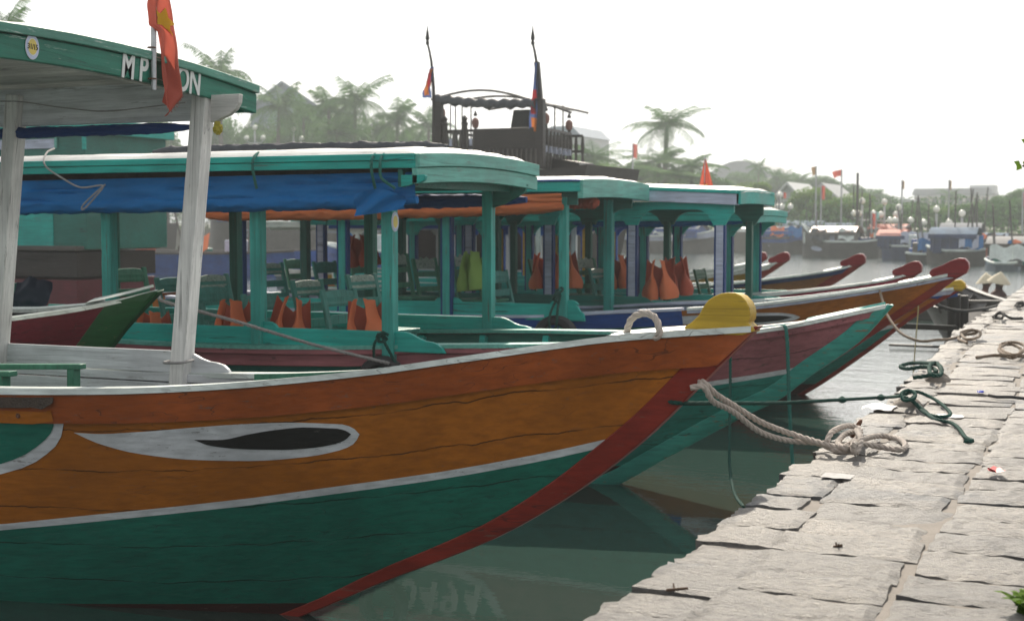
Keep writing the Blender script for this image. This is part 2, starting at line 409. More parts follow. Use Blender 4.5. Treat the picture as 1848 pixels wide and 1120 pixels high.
    def patch(s, top, bot, mat, parent, name, off=.003, side=-1, n=28, k=4, label=None):
        """a painted shape between two curves given as (x,z) tables"""
        ft = pchip(sorted(top)); fb = pchip(sorted(bot)); xa = max(min(p[0] for p in top), min(p[0] for p in bot)); xb = min(max(p[0] for p in top), max(p[0] for p in bot)); mb = MB(); L = []
        for i in range(n+1):
            x = xa+(xb-xa)*(.5-.5*math.cos(math.pi*i/n)); zt = ft(x); zb = min(fb(x), zt)
            L.append([mb.vert((x, side*(s.hb(x, zt+(zb-zt)*j/k)+off), zt+(zb-zt)*j/k)) for j in range(k+1)])
        for i in range(n):
            for j in range(k):
                q = (L[i][j], L[i+1][j], L[i+1][j+1], L[i][j+1]); mb.face(q if side < 0 else q[::-1])
        return mb.build(name, mat, parent, smooth=40, recalc=False, label=label)
# ------------------------------------------------------------------ boat superstructure helpers (boat-local coordinates)
def head(parent, poly, mat, half=.075, name='bow_head'):
    mb = MB(); mb.prism(poly, lambda u, v, k: (u, (-half if k == 0 else half), v)); mb.build(name, mat, parent, smooth=40, bevel=.012)
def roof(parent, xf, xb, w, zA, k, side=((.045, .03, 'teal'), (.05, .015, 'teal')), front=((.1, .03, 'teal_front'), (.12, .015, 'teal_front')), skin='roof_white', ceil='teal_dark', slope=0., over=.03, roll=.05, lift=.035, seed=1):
    zc = lambda x, y: zA-k*y*y+slope*(x-xf)
    mb = MB(); nx, ny = 60, 26
    def f(u, v):
        x = xb+(xf+over-xb)*(1-(1-u)**1.8); y = (w+.025)*(2*v-1); e = max(0, (abs(y)-(w-.2))/.225); e = min(1.1, math.hypot(e, max(0, (x-(xf-.13))/.16)))
        return (x, y, zc(x, y)+lift-roll*e*e+.012*noise.noise((x*2.2, y*5, seed)))
    mb.grid(f, nx, ny); 
    mb.build('roof_sheet', M[skin], parent, smooth=60, recalc=False)
    cb = MB(); cb.grid(lambda u, v: (xb+(xf-.01-xb)*u, (w-.01)*(2*v-1), zc(xb+(xf-.01-xb)*u, (w-.01)*(2*v-1))-.012-(.012 if int(v*24) % 2 else 0)), 8, 48, flip=True)
    cb.build('ceiling', M[ceil], parent, recalc=False)
    for sd in (-1, 1):
        zt = zc(0, w)-slope*(0-xf)+.0; fb = MB()
        for h, pr, m in side:
            A = Vector((xb, sd*(w+pr/2), zc(xb, w)+zt-zc(xf, w)-h/2)); B = Vector((xf, sd*(w+pr/2), zt-h/2))
            A.z = zc(xb, w)-(zc(xf, w)-zt)-h/2
            q = MB(); q.bar(A, B, .03+pr, h); q.build('side_fascia', M[m], parent, bevel=.004); zt -= h+.003
    zt = 0.
    for h, pr, m in front:
        q = MB(); n = 20; ring = []
        for i in range(n+1):
            y = (w+.03)*(2*i/n-1); z = zc(xf, y)+zt
            ring.append([q.vert((xf+a, y, b)) for a, b in ((pr, z), (pr, z-h), (-.03, z-h), (-.03, z))])
        for i in range(n):
            for c in range(4): q.face((ring[i][c], ring[i][(c+1) % 4], ring[i+1][(c+1) % 4], ring[i+1][c]))
        q.face(ring[0][::-1]); q.face(ring[-1]); q.build('front_fascia', M[m], parent, smooth=25, bevel=.004); zt -= h+.004
def post(parent, x, y, zb, zt, mat, size=.085, rake=0., edge=None, dy=0.):
    mb = MB(); a = Vector((x, y, zb)); b = Vector((x+rake, y+dy, zt)); mb.bar(a, b, size, size, 0, up=(1, 0, 0))
    if edge:
        for s in (-1, 1):
            o = Vector((s*(size/2+.011), 0, 0)); mb.bar(a+o, b+o, size*.92, .024, 1, up=(1, 0, 0))
    return mb.build('post', [M[mat]]+([M[edge]] if edge else []), parent, bevel=.005)
def beam(parent, xa, xb, y, zt, zh, th, mat, posts=None, zl=None, name='beam', flat=.09, rad=.2):
    """a longitudinal plank under the eave, with arched cut-outs between the posts when posts are given"""
    mb = MB(); n = max(2, int(abs(xa-xb)/.035)) if posts else 2; ring = []
    for i in range(n+1):
        x = xb+(xa-xb)*i/n; z = zh
        if posts:
            s = min(abs(x-p) for p in posts); t = min(1, max(0, (s-flat)/rad)); z = zl+(zh-zl)*math.sqrt(max(0, 1-(1-t)**2))
        ring.append([mb.vert((x, y+c, zz)) for c, zz in ((-th/2, zt), (-th/2, z), (th/2, z), (th/2, zt))])
    for i in range(n):
        for c in range(4): mb.face((ring[i][c], ring[i][(c+1) % 4], ring[i+1][(c+1) % 4], ring[i+1][c]))
    mb.face(ring[0][::-1]); mb.face(ring[-1]); return mb.build(name, M[mat], parent)
SCROLL = ((0, 1), (.1, .96), (.22, .86), (.36, .70), (.52, .58), (.68, .54), (.82, .45), (.92, .27), (1, 0))
def coaming(parent, xb, xf, y, zb, zt, mat, th=.035, sl=.3, bumps=(), edge=None):
    pts = [(xb, zb), (xb, zt)]
    for p in sorted(bumps):
        pts += [(p-.16, zt), (p-.13, zt+.03), (p-.09, zt+.045), (p+.09, zt+.045), (p+.13, zt+.03), (p+.16, zt)]
    pts += [(xf-sl+a*sl, zb+b*(zt-zb)) for a, b in SCROLL]
    mb = MB(); mb.prism(pts, lambda u, v, k: (u, y+(-th/2 if k == 0 else th/2), v))
    mb.build('coaming', M[mat], parent, bevel=.004)
def bench(parent, x, y0, y1, z, mat, w=.28):
    mb = MB(); mb.box((x, (y0+y1)/2, z), (w, y1-y0, .03)); mb.box((x, (y0+y1)/2, z-.12), (.03, y1-y0-.1, .2)); mb.build('thwart', M[mat], parent, bevel=.004)
def lettering(parent, s, size, loc, rot, mat, name='lettering', shear=0., extr=.002, sx=1., bold=.022):
    cu = bpy.data.curves.new('txt', 'FONT'); cu.body = s; cu.size = size; cu.extrude = extr; cu.align_x = 'CENTER'; cu.shear = shear; cu.space_character = 1.05; cu.offset = bold*size
    ob = bpy.data.objects.new('txt', cu); COL.objects.link(ob); dg = bpy.context.evaluated_depsgraph_get(); dg.update()
    me = bpy.data.meshes.new_from_object(ob.evaluated_get(dg)); bpy.data.objects.remove(ob); bpy.data.curves.remove(cu)
    me.materials.clear(); me.materials.append(mat); o = bpy.data.objects.new(name, me); COL.objects.link(o); o.parent = parent
    o.location = loc; o.rotation_euler = rot; o.scale = (sx, 1, 1); return o
def sticker(parent, loc, rot, r, name='inspection_sticker', txt=True):
    mb = MB(); mb.lathe([(r, 0), (r, .002)], 28, 0); mb.lathe([(r*.97, .0025), (r*.97, .003)], 28, 1); mb.lathe([(r*.7, .0035), (r*.7, .004)], 28, 0); mb.lathe([(r*.62, .0045), (r*.62, .005)], 28, 2)
    o = mb.build(name, [M['letters'], M['sticker_b'], M['sticker_y']], parent); o.location = loc; o.rotation_euler = rot; o.scale = (.78, 1, 1)
    if txt:
        lettering(o, '31/15', r*.62, (0, -r*.2, .0055), (0, 0, 0), M['ink'], 'sticker_text', bold=.004)
    return o
PI = math.pi
# ------------------------------------------------------------------ boat with the crimson stem and yellow head, nearest the camera
b1 = thing('passenger_boat', 'orange and dark green wooden boat with painted eye, yellow bow head and white posts', 'boat', (-1.53, 6.25, 0), (-.048, 0, 0))
H1 = Hull([(-.35,-3.1),(-.05,-2.365),(.074,-2.10),(.196,-1.848),(.328,-1.54),(.467,-1.242),(.639,-.955),(.796,-.733),(1.024,-.464),(1.251,-.243),(1.5,0)], [(0,1.505),(.57,1.45),(1.15,1.355),(1.74,1.255),(2.5,1.165),(3.1,1.125),(4,1.1),(6,1.1),(9,1.3)], 1.03, 2.6, .55, 9.3)
st1 = pchip([(-9,.28),(-5,.30),(-3.78,.41),(-3.126,.512),(-2.525,.603),(-1.963,.704),(-1.43,.802),(-.915,.92),(-.712,.975),(-.5,1.03)])
H1.shell([(H1.sheer, 0, 5), (st1, 1, 1), (lambda x: st1(x)-.036, 2, 5), (lambda x: min(.06, max(-.12, .19+.0655*x)), 3, 2)], [M['orange'], M['white'], M['green'], M['bootred']], b1)
H1.rail(b1, .145, M['rust'], M['cap'], capw=.19, minb=.056)
H1.stempost(b1, M['stem'], aft=.112, fwd=.0, half=.036, taper=.45)
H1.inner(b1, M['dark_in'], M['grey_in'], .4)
H1.foredeck(b1, M['cap'], .62)
head(b1, [(-.312,1.49),(-.307,1.522),(-.277,1.542),(-.243,1.575),(-.222,1.615),(-.20,1.645),(-.172,1.663),(-.142,1.676),(-.11,1.681),(-.077,1.68),(-.05,1.668),(-.026,1.645),(-.01,1.616),(-.006,1.59),(-.008,1.565),(-.018,1.548),(.003,1.53),(.014,1.51),(-.04,1.49)], M['yellow'], .065)
bpy.data.objects['bow_head'].modifiers['bevel'].width = .006
H1.patch([(-3.205,.929),(-3.099,.928),(-2.861,.947),(-2.571,.981),(-2.294,1.01),(-2.026,1.025),(-1.847,1.023),(-1.8,1.005),(-1.778,.976)], [(-3.205,.929),(-3.081,.878),(-2.886,.836),(-2.61,.817),(-2.333,.823),(-2.062,.853),(-1.898,.89),(-1.812,.929),(-1.778,.976)], M['white'], b1, 'painted_eye', .004)
H1.patch([(-2.579,.92),(-2.447,.925),(-2.304,.958),(-2.166,.985),(-2.006,1.003),(-1.876,1.002),(-1.835,.992),(-1.815,.976)], [(-2.579,.92),(-2.509,.894),(-2.374,.883),(-2.187,.885),(-2.026,.899),(-1.917,.92),(-1.849,.946),(-1.815,.976)], M['black'], b1, 'pupil', .008)
# green side panel with its white outline, aft of the eye
H1.patch([(-6,.985),(-3.31,.985),(-3.245,.985)], [(-6,.6),(-3.8,.66),(-3.64,.70),(-3.5,.745),(-3.4,.80),(-3.31,.866),(-3.265,.93),(-3.245,.985)], M['white'], b1, 'panel_outline', .004)
H1.patch([(-6,.986),(-3.36,.986),(-3.295,.986)], [(-6,.65),(-3.8,.712),(-3.66,.745),(-3.53,.79),(-3.44,.838),(-3.36,.893),(-3.31,.945),(-3.295,.986)], M['green'], b1, 'painted_panel', .008)
# rotten length of the rail and a bolted repair piece
rb = MB(); xs = [-3.25-.06*i for i in range(12)]; L = []
for i, x in enumerate(xs):
    zt = H1.sheer(x)-.012; h = .055+.02*noise.noise((x*9, 1, 2))+(0 if i else -.03); y = -(H1.hb(x, zt)+.033)
    L.append((rb.vert((x, y, zt)), rb.vert((x, y-.004, zt-h))))
for i in range(11): rb.face((L[i][0], L[i+1][0], L[i+1][1], L[i][1]))
rb.build('rotten_patch', M['rot'], b1)
for i in range(4):
    rb = MB(); x = -3.47-.3*i; z = H1.sheer(x)-.105; y = -(H1.hb(x, z)+.03)
    mm = MB(); mm.lathe([(.013, 0), (.013, .006), (.008, .011)], 10); v0 = len(rb.v)
    for p in mm.v: rb.v.append((x+p[0], y-p[2], z+p[1]))
    for q in mm.f: rb.face([v0+i2 for i2 in q])
    rb.build('bolt', M['rust_iron'], b1)
H1.patch([(-4.4,1.022),(-3.34,1.03),(-3.28,1.04)], [(-4.4,.962),(-3.42,.965),(-3.28,.985)], M['orange'], b1, 'repair_piece', .0325)
# far inwale, white inner planks, coamings, posts, roof
iw = MB(); L = []
for x in H1.xsamp(.8, x1=-3.05):
    y = H1.hb(x, H1.sheer(x))-.185; z = H1.sheer(x); L.append([iw.vert((x, y+a, z+c)) for a, c in ((0, .03), (-.03, .03), (-.03, -.05), (0, -.05))])
for i in range(len(L)-1):
    for c in range(4): iw.face((L[i][c], L[i][(c+1) % 4], L[i+1][(c+1) % 4], L[i+1][c]))
iw.face(L[-1]); iw.build('inwale', M['chair_green'], b1)
for z0, z1, xe in ((1.075, 1.128, -3.05), (.93, 1.072, -3.02), (.78, .926, -3.3)):
    q = MB(); q.box(((xe-7.6)/2, .70, (z0+z1)/2), (xe+7.6, .03, z1-z0-.004)); q.build('inner_board', M['board_white'], b1, bevel=.004)
coaming(b1, -7.6, -3.30, .735, 1.13, 1.262, 'board_white', .03, .34)
coaming(b1, -7.6, -3.75, -.80, 1.13, 1.262, 'board_white', .03, .34)
for xx in (-3.66, -5.08, -6.5): post(b1, xx, .69, .84, 2.83, 'post_white', .1, .16)
for xx in (-4.02, -5.4, -6.8): post(b1, xx, -.74, .98, 2.83, 'post_white', .1, .16)
roof(b1, -3.45, -8.6, 1.12, 2.945, .035, side=((.05, .03, 'roof_green'), (.115, .012, 'roof_green')), front=((.048, .035, 'lip_green'), (.118, .012, 'roof_green')), ceil='ceil', lift=.03)
beam(b1, -3.55, -8.5, .72, 2.87, 2.64, .05, 'board_white'); beam(b1, -3.85, -8.5, -.76, 2.86, 2.73, .05, 'ceil')
q = MB(); q.bar((-3.6, -1.05, 2.82), (-3.6, 1.05, 2.82), .05, .06); q.build('cross_beam', M['ceil'], b1)
br = MB(); br.prism([(-3.44, 2.78), (-3.44, 2.62), (-3.40, 2.625), (-3.36, 2.645), (-3.315, 2.66), (-3.27, 2.69), (-3.245, 2.73), (-3.24, 2.78)], lambda u, v, k: (u, .69+(-.02 if k == 0 else .02), v)); br.build('bracket', M['ceil'], b1, bevel=.004)
# name on the front fascia (partly behind the flag) and the inspection sticker
def b1f(y): return 2.945-.035*y*y
for s, y in (('M', -.10), ('P', .03), ('O', .385), ('N', .50)):
    lettering(b1, s, .196, (-3.434, y, b1f(y)-.172), (PI/2, -.035*2*y*-1*0, PI/2), M['letters'], shear=.12, sx=.74)
sticker(b1, (-3.435, -.83, b1f(.83)-.10), (PI/2, 0, PI/2), .062)
# ------------------------------------------------------------------ teal and plum boat
b2 = thing('passenger_boat', 'teal and plum boat with a worn teal stem, white sheeted roof and blue tarpaulin', 'boat', (-1.547, 10.4, 0))
H2 = Hull([(-.35,-2.8),(-.03,-2.05),(.18,-1.70),(.59,-1.0),(.70,-.79),(.88,-.57),(1.16,-.2),(1.39,0)], [(0,1.385),(.36,1.30),(.75,1.215),(1.04,1.175),(1.48,1.11),(2.42,1.075),(3.3,1.05),(4.05,1.02),(5.2,1.0),(9,1.1)], 1.0, 2.4, .55, 9.3)
st2 = pchip([(-9,.42),(-4,.56),(-2.6,.64),(-2,.70),(-1.1,.85),(-.75,.915),(-.5,.97)])
H2.shell([(H2.sheer, 0, 4), (st2, 1, 1), (lambda x: st2(x)-.036, 2, 5), (lambda x: min(.16, .2+.04*x), 3, 2)], [M['pink'], M['white'], M['teal_hull'], M['bootred']], b2)
H2.rail(b2, .045, M['pink'], M['cap'], capw=.13, x1=-2.3, name='sheer_strake', capname='fore_covering_board')
H2.stempost(b2, M['teal_stem'], aft=.10, fwd=.02, half=.045)
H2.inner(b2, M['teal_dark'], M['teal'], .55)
H2.foredeck(b2, M['teal_front'], .55)
H2.patch([(-8.5,1.0),(-3.2,1.06),(-2.61,1.07)], [(-8.5,.4),(-4,.53),(-3.2,.585),(-2.92,.66),(-2.78,.78),(-2.68,.92),(-2.61,1.07)], M['white'], b2, 'panel_outline', .004)
H2.patch([(-8.5,1.0),(-3.2,1.06),(-2.66,1.07)], [(-8.5,.4),(-4,.57),(-3.25,.625),(-2.98,.69),(-2.84,.80),(-2.74,.93),(-2.66,1.07)], M['teal_hull'], b2, 'painted_panel', .008)
# plum rubbing strake in two planks, ending at the broken front end
for dz, h, pr, xe in ((.0, .05, .05, -2.42), (.053, .09, .04, -2.6)):
    q = MB(); L = []
    for x in H2.xsamp(-xe, x1=-8.9):
        zt = H2.sheer(x)+.01-dz; y = -(H2.hb(x, zt-.04)+.01); L.append([q.vert((x, y-a, c)) for a, c in ((0, zt), (pr, zt), (pr, zt-h), (0, zt-h))])
    for i in range(len(L)-1):
        for c in range(4): q.face((L[i][c], L[i][(c+1) % 4], L[i+1][(c+1) % 4], L[i+1][c]))
    q.face(L[0]); q.face(L[-1]); q.build('rubbing_strake', M['pink'], b2, bevel=.006)
H2.rail(b2, .02, None, M['teal_front'], x0=2.3, capw=.16, proud=.05)
for i, ch in enumerate('0494'):
    x = -3.46+.172*i; z = .69; y = -(H2.hb(x, z+.12)+.015); sl = math.atan2(H2.hb(x, .9)-H2.hb(x, .66), .24); yaw = -math.atan2(H2.hb(x-.1, .78)-H2.hb(x+.1, .78), .2)
    lettering(b2, ch, .34, (x, -(H2.hb(x, z)+.034), z), (PI/2+sl, 0, yaw), M['letters'])
coaming(b2, -8.4, -3.08, -.90, 1.02, 1.172, 'teal', .035, .34, bumps=(-4.70, -6.15))
coaming(b2, -8.4, -3.08, .90, 1.02, 1.172, 'teal', .035, .34)
P2 = (-3.55, -4.72, -6.17, -7.6)
for xx in P2:
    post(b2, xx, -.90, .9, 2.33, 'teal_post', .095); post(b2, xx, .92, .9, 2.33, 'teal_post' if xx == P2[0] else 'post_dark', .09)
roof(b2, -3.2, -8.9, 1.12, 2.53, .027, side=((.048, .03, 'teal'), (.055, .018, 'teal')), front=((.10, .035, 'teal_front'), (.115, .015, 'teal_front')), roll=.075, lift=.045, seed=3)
beam(b2, -3.3, -8.8, -.93, 2.40, 2.27, .04, 'rot'); beam(b2, -3.3, -8.8, .93, 2.40, 2.27, .04, 'teal_dark')  # near beam coloured almost black for the shaded gap under the fascia
q = MB(); q.bar((-3.35, -1.1, 2.32), (-3.35, 1.1, 2.32), .04, .13); q.build('cross_beam', M['teal_dark'], b2)
br = MB(); br.prism([(-3.32, 2.34), (-3.32, 2.255), (-3.27, 2.26), (-3.22, 2.275), (-3.17, 2.28), (-3.13, 2.30), (-3.12, 2.33), (-3.13, 2.34)], lambda u, v, k: (u, -1.13+(-.02 if k == 0 else .02), v)); br.build('bracket', M['teal'], b2, bevel=.004)
br = MB(); br.prism([(-3.5, 2.32), (-3.5, 2.12), (-3.4, 2.15), (-3.3, 2.2), (-3.2, 2.25), (-3.18, 2.32)], lambda u, v, k: (u, .92+(-.02 if k == 0 else .02), v)); br.build('bracket', M['teal_dark'], b2, bevel=.004)
sticker(b2, (P2[0]+.05, -.905, 2.0), (PI/2, 0, PI/2), .075, txt=False)
for x in (-1.3, -2.1, -2.7): bench(b2, x, -H2.hb(x, .9)+.06, H2.hb(x, .9)-.06, .98, 'teal_front', .1)
# ------------------------------------------------------------------ maroon boat whose bow lies between the two
bm_ = thing('small_boat', 'maroon boat with a bottle green stem, bow poking out behind the white posts', 'boat', (-6.03, 8.05, 0), (.10, 0, 0))
HM = Hull([(-.3,-1.75),(.5,-1.05),(1.13,-.44),(1.29,-.28),(1.525,0)], [(0,1.52),(.31,1.45),(.6,1.40),(1.03,1.35),(1.4,1.31),(3,1.24),(7,1.3)], .8, 2.3, .55, 6.5)
HM.shell([(HM.sheer, 0, 6)], [M['maroon']], bm_); HM.stempost(bm_, M['bow_green'], aft=.17, fwd=.02, half=.05)
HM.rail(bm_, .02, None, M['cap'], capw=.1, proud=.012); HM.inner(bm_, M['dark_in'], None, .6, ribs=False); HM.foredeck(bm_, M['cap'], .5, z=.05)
# ------------------------------------------------------------------ orange boat with the red head and the long eye
b3 = thing('passenger_boat', 'orange boat with a glossy red bow head, long white eye and blue gunwale', 'boat', (-1.447, 14.6, 0))
H3 = Hull([(-.35,-2.9),(-.05,-2.3),(.2,-1.85),(.653,-1.16),(1.03,-.63),(1.33,-.21),(1.5,0)], [(0,1.5),(.43,1.40),(1.24,1.255),(2.0,1.15),(2.7,1.10),(3.4,1.06),(4.3,1.0),(6,.98),(9,1.1)], 1.0, 2.3, .55, 9.3)
st3 = pchip([(-9,.35),(-4,.45),(-2.5,.62),(-1.5,.80),(-.9,.93),(-.5,1.06)])
H3.shell([(H3.sheer, 0, 5), (st3, 1, 1), (lambda x: st3(x)-.036, 2, 4), (lambda x: min(.1, .2+.05*x), 3, 2)], [M['orange'], M['white'], M['green'], M['bootred']], b3)
H3.rail(b3, .03, M['lilac'], M['cap'], capw=.10, x1=-2.6, name='sheer_strake'); H3.stempost(b3, M['stem'], aft=.07, fwd=.003, half=.04)
H3.rail(b3, .15, M['blue'], M['lilac'], x0=2.66, capw=.13, proud=.04, capname='covering_board')
H3.inner(b3, M['grey_in'], M['grey_in'], .6); H3.foredeck(b3, M['cap'], .6)
HEAD = [(-.31,1.46),(-.325,1.50),(-.30,1.535),(-.2,1.575),(-.12,1.62),(-.05,1.645),(.01,1.64),(.045,1.60),(.05,1.55),(.03,1.50),(-.05,1.45)]
head(b3, HEAD, M['redhead'], .075)
H3.patch([(-2.95,.995),(-2.8,1.03),(-2.5,1.055),(-2.1,1.08),(-1.75,1.09),(-1.6,1.075),(-1.53,1.045)], [(-2.95,.995),(-2.7,.965),(-2.3,.955),(-1.95,.965),(-1.7,.99),(-1.58,1.015),(-1.53,1.045)], M['white'], b3, 'painted_eye', .004)
H3.patch([(-2.5,.995),(-2.3,1.02),(-1.95,1.055),(-1.72,1.06),(-1.6,1.045)], [(-2.5,.995),(-2.3,.975),(-1.95,.985),(-1.72,1.01),(-1.6,1.045)], M['black'], b3, 'pupil', .008)
H3.patch([(-8.5,.93),(-3.2,.96),(-2.72,1.0)], [(-8.5,.3),(-4.2,.5),(-3.6,.6),(-3.2,.74),(-2.95,.85),(-2.72,1.0)], M['white'], b3, 'panel_outline', .004)
H3.patch([(-8.5,.93),(-3.25,.96),(-2.82,1.0)], [(-8.5,.3),(-4.2,.55),(-3.65,.65),(-3.26,.78),(-3.02,.88),(-2.82,1.0)], M['teal_hull'], b3, 'painted_panel', .008)
coaming(b3, -8.4, -3.62, -.93, .98, 1.15, 'teal', .035, .1, bumps=(-3.85, -5.18, -6.45))
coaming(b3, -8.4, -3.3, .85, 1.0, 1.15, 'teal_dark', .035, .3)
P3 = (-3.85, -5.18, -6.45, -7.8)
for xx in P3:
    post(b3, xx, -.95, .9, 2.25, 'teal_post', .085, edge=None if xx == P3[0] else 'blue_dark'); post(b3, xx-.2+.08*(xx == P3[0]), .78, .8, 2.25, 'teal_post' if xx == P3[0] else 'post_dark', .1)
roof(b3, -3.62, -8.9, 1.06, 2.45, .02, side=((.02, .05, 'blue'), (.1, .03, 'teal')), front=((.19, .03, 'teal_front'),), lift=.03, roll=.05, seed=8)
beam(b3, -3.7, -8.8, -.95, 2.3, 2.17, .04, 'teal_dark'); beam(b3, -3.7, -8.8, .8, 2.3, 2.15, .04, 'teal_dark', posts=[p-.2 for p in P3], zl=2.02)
# ------------------------------------------------------------------ boat with the white and lilac arched roof
bd = thing('passenger_boat', 'boat with a yellow and blue bow tip and white roof over arched teal eaves', 'boat', (-1.66, 16.7, 0))
HD = Hull([(-.35,-2.4),(-.07,-1.83),(.51,-1.02),(.91,-.53),(1.25,0)], [(0,1.25),(.5,1.18),(1.2,1.07),(2.4,1.0),(4,.97),(9,1.05)], .95, 2.2, .55, 9.0)
stD = pchip([(-9,.3),(-4,.4),(-2,.56),(-1.2,.72),(-.7,.84),(-.4,.92)])
HD.shell([(HD.sheer, 0, 5), (stD, 1, 1), (lambda x: stD(x)-.04, 2, 4), (lambda x: .1, 3, 2)], [M['orange'], M['white'], M['teal_hull'], M['bootred']], bd)
HD.rail(bd, .05, M['lilac'], M['cap'], capw=.1); HD.stempost(bd, M['stem'], aft=.045, fwd=.003, half=.035); HD.inner(bd, M['grey_in'], M['grey_in'], .55); HD.foredeck(bd, M['mustard'], .45)
head(bd, [(-.2,1.24),(-.2,1.30),(-.1,1.34),(-.03,1.35),(.02,1.31),(.03,1.26),(-.02,1.22)], M['yellow'], .06)
HD.patch([(-.45,1.15),(-.2,1.19),(-.06,1.21)], [(-.45,1.15),(-.25,1.13),(-.06,1.16)], M['blue'], bd, 'blue_flash', .006)
coaming(bd, -8.2, -2.05, -.80, .93, 1.08, 'teal', .035, .3); coaming(bd, -8.2, -2.0, .85, .93, 1.07, 'teal', .035, .3)
PD = (-2.62, -3.68, -4.74, -5.8, -6.86, -7.92)
for xx in PD:
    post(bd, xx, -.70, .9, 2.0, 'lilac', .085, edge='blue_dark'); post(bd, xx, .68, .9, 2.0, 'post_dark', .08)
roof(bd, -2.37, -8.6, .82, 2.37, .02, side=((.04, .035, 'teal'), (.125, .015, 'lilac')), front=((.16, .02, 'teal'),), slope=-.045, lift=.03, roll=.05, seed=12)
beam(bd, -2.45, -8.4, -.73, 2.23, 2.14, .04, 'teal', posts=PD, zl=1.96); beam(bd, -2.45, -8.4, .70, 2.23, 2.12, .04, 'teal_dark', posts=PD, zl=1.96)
# ------------------------------------------------------------------ the boats behind
def back_boat(label, loc, tipz, hullm, capm, headm, roofs=None, postm='lilac', edge='blue_dark', roofm='blue', L=9.0, stemm='stem', extra=None, zr=2.1, xr=-3.2, railm=None, rh=.06, name='passenger_boat'):
    t = thing(name, label, 'boat', loc); k = tipz-1.5
    H = Hull([(z+k*(max(0, z)/1.5), x) for z, x in [(-.35,-2.9),(-.05,-2.3),(.2,-1.85),(.653,-1.16),(1.03,-.63),(1.33,-.21),(1.5,0)]], [(0,tipz),(.4,tipz-.12),(1.24,tipz-.25),(2.1,tipz-.35),(3,tipz-.4),(5,tipz-.42),(9,tipz-.35)], .95, 2.3, .55, L)
    H.shell([(H.sheer, 0, 4), (lambda x: .32, 1, 2), (lambda x: .05, 2, 1)], [M[hullm], M['white'] if extra is None else M[extra], M['bootred']], t)
    H.rail(t, rh, M[railm or capm], M['cap'], capw=.1); H.stempost(t, M[stemm], aft=.09); H.inner(t, M['grey_in'], M['grey_in'], .5); H.foredeck(t, M['cap'], .55)
    head(t, [(u, v+tipz-1.5) for u, v in HEAD], M[headm], .07)
    if roofs:
        Ps = [xr-.35-1.15*i for i in range(int((L+xr-.6)/1.15))]; zb = tipz-.5
        for xx in Ps:
            for sd in (-1, 1): post(t, xx, sd*.78, zb, zr-.05, postm, .085, edge=edge)
        roof(t, xr, -L+.2, .98, zr+.03, .02, side=((.05, .03, roofm), (.08, .015, roofm)), front=((.08, .03, roofm), (.08, .015, 'teal')), ceil=roofm, lift=.03, seed=len(label))
        for sd in (-1, 1): beam(t, xr-.1, -L+.3, sd*.80, zr-.08, zr-.18, .04, roofm, posts=Ps, zl=zr-.32)
        for sd in (-1, 1): coaming(t, -L+.4, xr+.35, sd*.80, tipz-.45, tipz-.30, roofm if roofm != 'blue' else 'teal', .035, .3)
    return t, H
b4, H4 = back_boat('boat with mustard sides, magenta gunwale and red bow head, blue grey inside', (-2.44, 18.9, 0), 1.35, 'mustard', 'magenta', 'redhead', True, 'teal_post', 'blue_dark', 'teal', zr=2.13, xr=-1.95, railm='magenta', rh=.07)
b5, H5 = back_boat('brown orange boat with a rounded crimson bow head and white posts inside', (-3.6, 21.6, 0), 1.38, 'brown_orange', 'navy', 'redhead', True, 'post_white', None, 'blue', zr=2.1, xr=-3.4)
b6, H6 = back_boat('mustard yellow boat bow with a raised crimson head beside the navy one', (-5.39, 24.6, 0), 1.33, 'mustard', 'cap', 'redhead', True, 'mustard', 'blue', 'blue', zr=2.05, xr=-3.1)
b7, H7 = back_boat('navy blue boat with pale gunwale and a dull red bow head', (-6.4, 27.2, 0), 1.27, 'blue', 'cap', 'redhead', True, 'post_white', None, 'roof_white', L=11, zr=2.0, xr=-3.6)
b8, H8 = back_boat('old dark wooden boat lying stern on against the quay, in front of the seated people', (-3.05, 26.7, 0), 1.1, 'oldwood', 'oldwood', 'darkwood', None, stemm='darkwood', extra='black', L=4.7)
b8.rotation_euler.z = math.radians(105)
for ch in list(b8.children):
    if ch.name.startswith('bow_head'): bpy.data.objects.remove(ch)
for ch in b8.children:
    if ch.name.startswith(('covering_board', 'foredeck', 'inner', 'deck', 'frame')): ch.data.materials[0] = M['darkwood']
q = MB(); q.bar((-4.45, -.42, .80), (-4.45, .42, .80), .12, .05); q.build('stern_board', M['oldwood'], b8, bevel=.008)
# ------------------------------------------------------------------ water, quay, land
def water_mat():
    m, nt, b = newmat('river water'); v = coords(nt)
    b.inputs['Base Color'].default_value = (.034, .062, .052, 1); b.inputs['Roughness'].default_value = .015; b.inputs['IOR'].default_value = 1.62
    b.inputs['Specular IOR Level'].default_value = .6
    n1 = noise_(nt, coords(nt, (.55, 1.3, 1)), 1.6, 3, .5, .4); n2 = noise_(nt, coords(nt, (1, 1.7, 1)), 5.5, 4, .6)
    t = N(nt, 'SeparateXYZ'); nt.links.new(v, t.inputs[0])
    far = N(nt, 'MapRange'); nt.links.new(t.outputs[1], far.inputs[0])
    for k, q in zip((1, 2, 3, 4), (9.5, 26., .015, .5)): far.inputs[k].default_value = q
    h = math_(nt, 'ADD', math_(nt, 'MULTIPLY', n1, .06), math_(nt, 'MULTIPLY', n2, .035))
    bp = N(nt, 'Bump', Distance=1.0); nt.links.new(math_(nt, 'MULTIPLY', far.outputs[0], 1.), bp.inputs['Strength']); nt.links.new(h, bp.inputs['Height']); nt.links.new(bp.outputs[0], b.inputs['Normal'])
    return m
mb = MB(); mb.face([mb.vert(p) for p in ((-260, -30, WZ), (-1.0, -30, WZ), (-1.0, 90, WZ), (60, 90, WZ), (60, 200, WZ), (-260, 200, WZ))])
